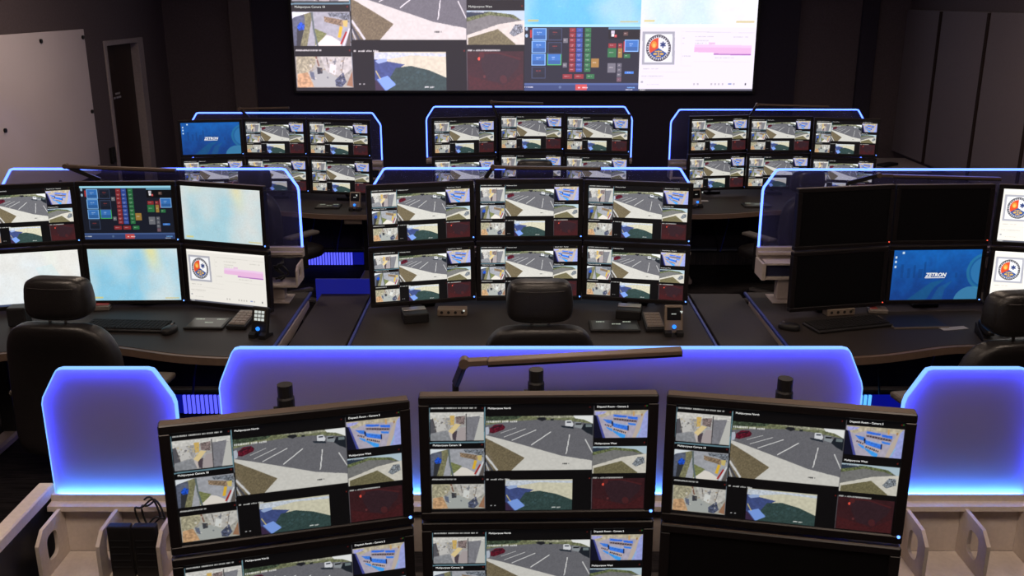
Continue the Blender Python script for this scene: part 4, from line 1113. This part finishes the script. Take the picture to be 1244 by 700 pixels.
def dock(label, x, y, a, z=ZD, lit=False, sc=1.0):
    t = thing('phone_dock', label, 'phone', (x, y, z), R(a), 'desk phone docks'); t.scale = (sc, sc, sc)
    rot = (R(-14), 0, 0)
    MB().box(-.045, .045, -.012, .012, .012, .15, .007, 2, rot=rot, piv=(0, 0, 0)).build('body', M['taupe'] if not lit else M['plastic'], t)
    MB().prism([(-.03, 0), (.05, 0), (.05, .012), (-.01, .03), (-.03, .02)], 'x', -.045, -.012).prism([(-.03, 0), (.05, 0), (.05, .012), (-.01, .03), (-.03, .02)], 'x', .012, .045).build('stand_feet', M['plastic'], t)
    MB().box(-.034, .034, -.0145, -.012, .075, .138, .001, rot=rot, piv=(0, 0, 0)).build('screen', M['offscreen'] if not lit else M['smokescreen'], t)
    g = MB()
    if lit:
        for i in range(3):
            for j in range(3): g.box(-.027 + i * .019, -.012 + i * .019, -.0152, -.0146, .082 + j * .018, .095 + j * .018, rot=rot, piv=(0, 0, 0))
    else:
        for i in range(4): g.box(-.012 + i * .006, -.008 + i * .006, -.0152, -.0146, .104, .108, rot=rot, piv=(0, 0, 0))
        g.prism([(.020, .136), (.034, .136), (.030, .122)], 'y', -.034, -.032)
    g.build('screen_icons', M['phone_glow'], t)
    MB().tube([(0, -.016, .048), (0, -.010, .048)], .010, 14).build('call_button', M['led_blue_button'], t)
    return t
dock('upright phone dock with lit screen on the middle-row left console', -1.235, 4.43, -16, lit=True)
dock('upright brown phone dock with blue button on the middle-row centre console', .795, 4.46, 0)
dock('small brown phone dock with blue button on the back-row left console', -1.262, 7.57, -6, .6955)
dock('brown phone dock with white corner on the back-row right console', 1.50, 7.66, 20, .7005)
def hub(label, x, y, a, topm):
    t = thing('connection_box', label, 'hub', (x, y, ZD), R(a), 'connection boxes')
    MB().box(-.078, .078, -.03, .03, 0, .038, .004).build('case', M['taupe'], t)
    p_ = MB()
    for k in range(4): p_.tube([(-.055 + k * .036, -.0315, .020), (-.055 + k * .036, -.029, .020)], .008, 10)
    p_.build('sockets', M['plastic'], t)
    MB().box(.056, .066, -.0318, -.030, .026, .034).build('indicator', topm, t)
    return t
hub('brown connection box under the lower left monitor of the middle-row centre console', -.312, 4.785, 0, M['phone_glow'])
hub('brown connection box under the dark monitors of the middle-row right console', 1.715, 4.79, 10, M['smokescreen'])
t = thing('card_reader', 'small red-topped card reader behind the keyboard on the middle-row left console', 'reader', (-2.19, 4.87, ZD), R(8))
MB().box(-.05, .05, -.035, .035, 0, .03, .006).build('case', M['keypadgrey'], t)
MB().box(-.045, .045, -.03, .03, .03, .034, .002).build('red_lid', M['redplastic'], t)
t = thing('card_reader', 'small red-marked card reader under the blue screen of the middle-row right console', 'reader', (1.93, 4.82, ZD), R(-8))
MB().box(-.05, .05, -.035, .035, 0, .026, .006).build('case', M['keypadgrey'], t)
MB().box(-.045, -.005, -.03, .03, .026, .030, .002).build('red_lid', M['redplastic'], t)
t = thing('speaker_box', 'black box left of the chair on the middle-row left console', 'speaker', (-2.50, 4.62, ZD), R(6))
MB().box(-.045, .045, -.04, .04, 0, .10, .006).build('case', M['plastic'], t)
MB().box(-.038, .038, -.042, -.04, .008, .092, .001).build('grille', M['darkmetal'], t)
t = thing('desk_phone', 'black desk phone beside the right-hand chair', 'phone', (2.36, 4.42, ZD), R(-12))
MB().prism([(-.09, 0), (.09, 0), (.09, .05), (-.09, .018)], 'x', -.075, .075, .004).build('base', M['plastic'], t)
MB().se((-.045, 0, .05), (.024, .095, .018), .5, .5, 20, 10).build('handset', M['plastic'], t, True)
for k, (dx, dy) in enumerate(((.02, -.03), (.045, -.03), (.02, 0), (.045, 0))):
    MB().box(dx - .008, dx + .008, dy - .008, dy + .008, .034, .045, .001).build('button', M['phone_glow'] if k == 2 else M['darkmetal'], t)
# papers
t = MB().box(-.07, .07, -.02, .02, 0, .002).build('paper_slip', M['signgrey'], None, loc=(2.22, 4.56, ZD)); tag(t, 'small white paper slip on the middle-row right console', 'paper'); t.rotation_euler = (0, 0, R(12))
t = MB().box(-.045, .045, -.03, .03, 0, .002).build('paper_slip', M['signgrey'], None, loc=(1.60, 7.92, .7015)); tag(t, 'white note lying by the brown phone dock on the back-row right console', 'paper')
# tablets on back-row desks
t = tablet('flat tablet on the back-row left console', -1.50, 7.70, 0, .20, .14); t.location.z = .6955
t = tablet('flat tablet on the back-row right console', 2.0, 7.72, 0, .22, .14, True); t.location.z = .7005
MB().box(-.07, .07, -.004, .004, -.02, .02, .002).build('control_plate', M['taupe'], K['1L'], loc=(.74, -.985, .635))
# power bricks and a cable loop in the front console's left cubby
def brick(label, x):
    t = thing('power_supply', label, 'power supply', (x, 2.255, .8405), 0, 'power supplies in the cubby')
    MB().box(-.031, .031, -.012, .014, 0, .152, .004, 2).build('case', M['plastic'], t)
    b_ = MB()
    for k in range(5): b_.box(-.024, .024, -.0135, -.012, .03 + k * .02, .033 + k * .02)
    b_.build('vents', M['darkmetal'], t)
    return t
brick('black power supply, left of the two in the front left cubby', -1.042)
brick('black power supply, right of the two in the front left cubby', -.975)
cp = []
for k in range(60):
    a = k / 59 * 2 * math.pi * 2.0
    cp.append((-1.0 + .035 * math.sin(a) + .03 * k / 59, 2.325 + .006 * math.cos(a * .5), .99 + .035 * math.cos(a) + .012 * math.sin(3 * a)))
t = MB().tube(cp, .0028, 6).build('coiled_cable', M['cable'], None, True); tag(t, 'thin black cable looped behind the power supplies', 'cable')
# loose cables hanging in the middle-row cubbies
for (x, y, z, sp_, lab) in ((-1.30, 5.03, .965, .08, 'tangled black cables in the cubby at the right end of the middle-row left console'), (1.60, 5.065, .825, .012, 'black cables hanging below the ledge of the middle-row right console')):
    b_ = MB(); rr = random.Random(int(abs(x) * 10))
    for j in range(5):
        x0 = x + rr.uniform(-sp_, sp_)
        b_.tube([(x0 + sp_ * .35 * math.sin(k * .9 + j), y + .012 * math.sin(k * 1.7 + j), z - .011 * k + .010 * math.cos(k + j)) for k in range(10)], .005, 6)
    t = b_.build('cable_bundle', M['cable'], None, True); tag(t, lab, 'cable')
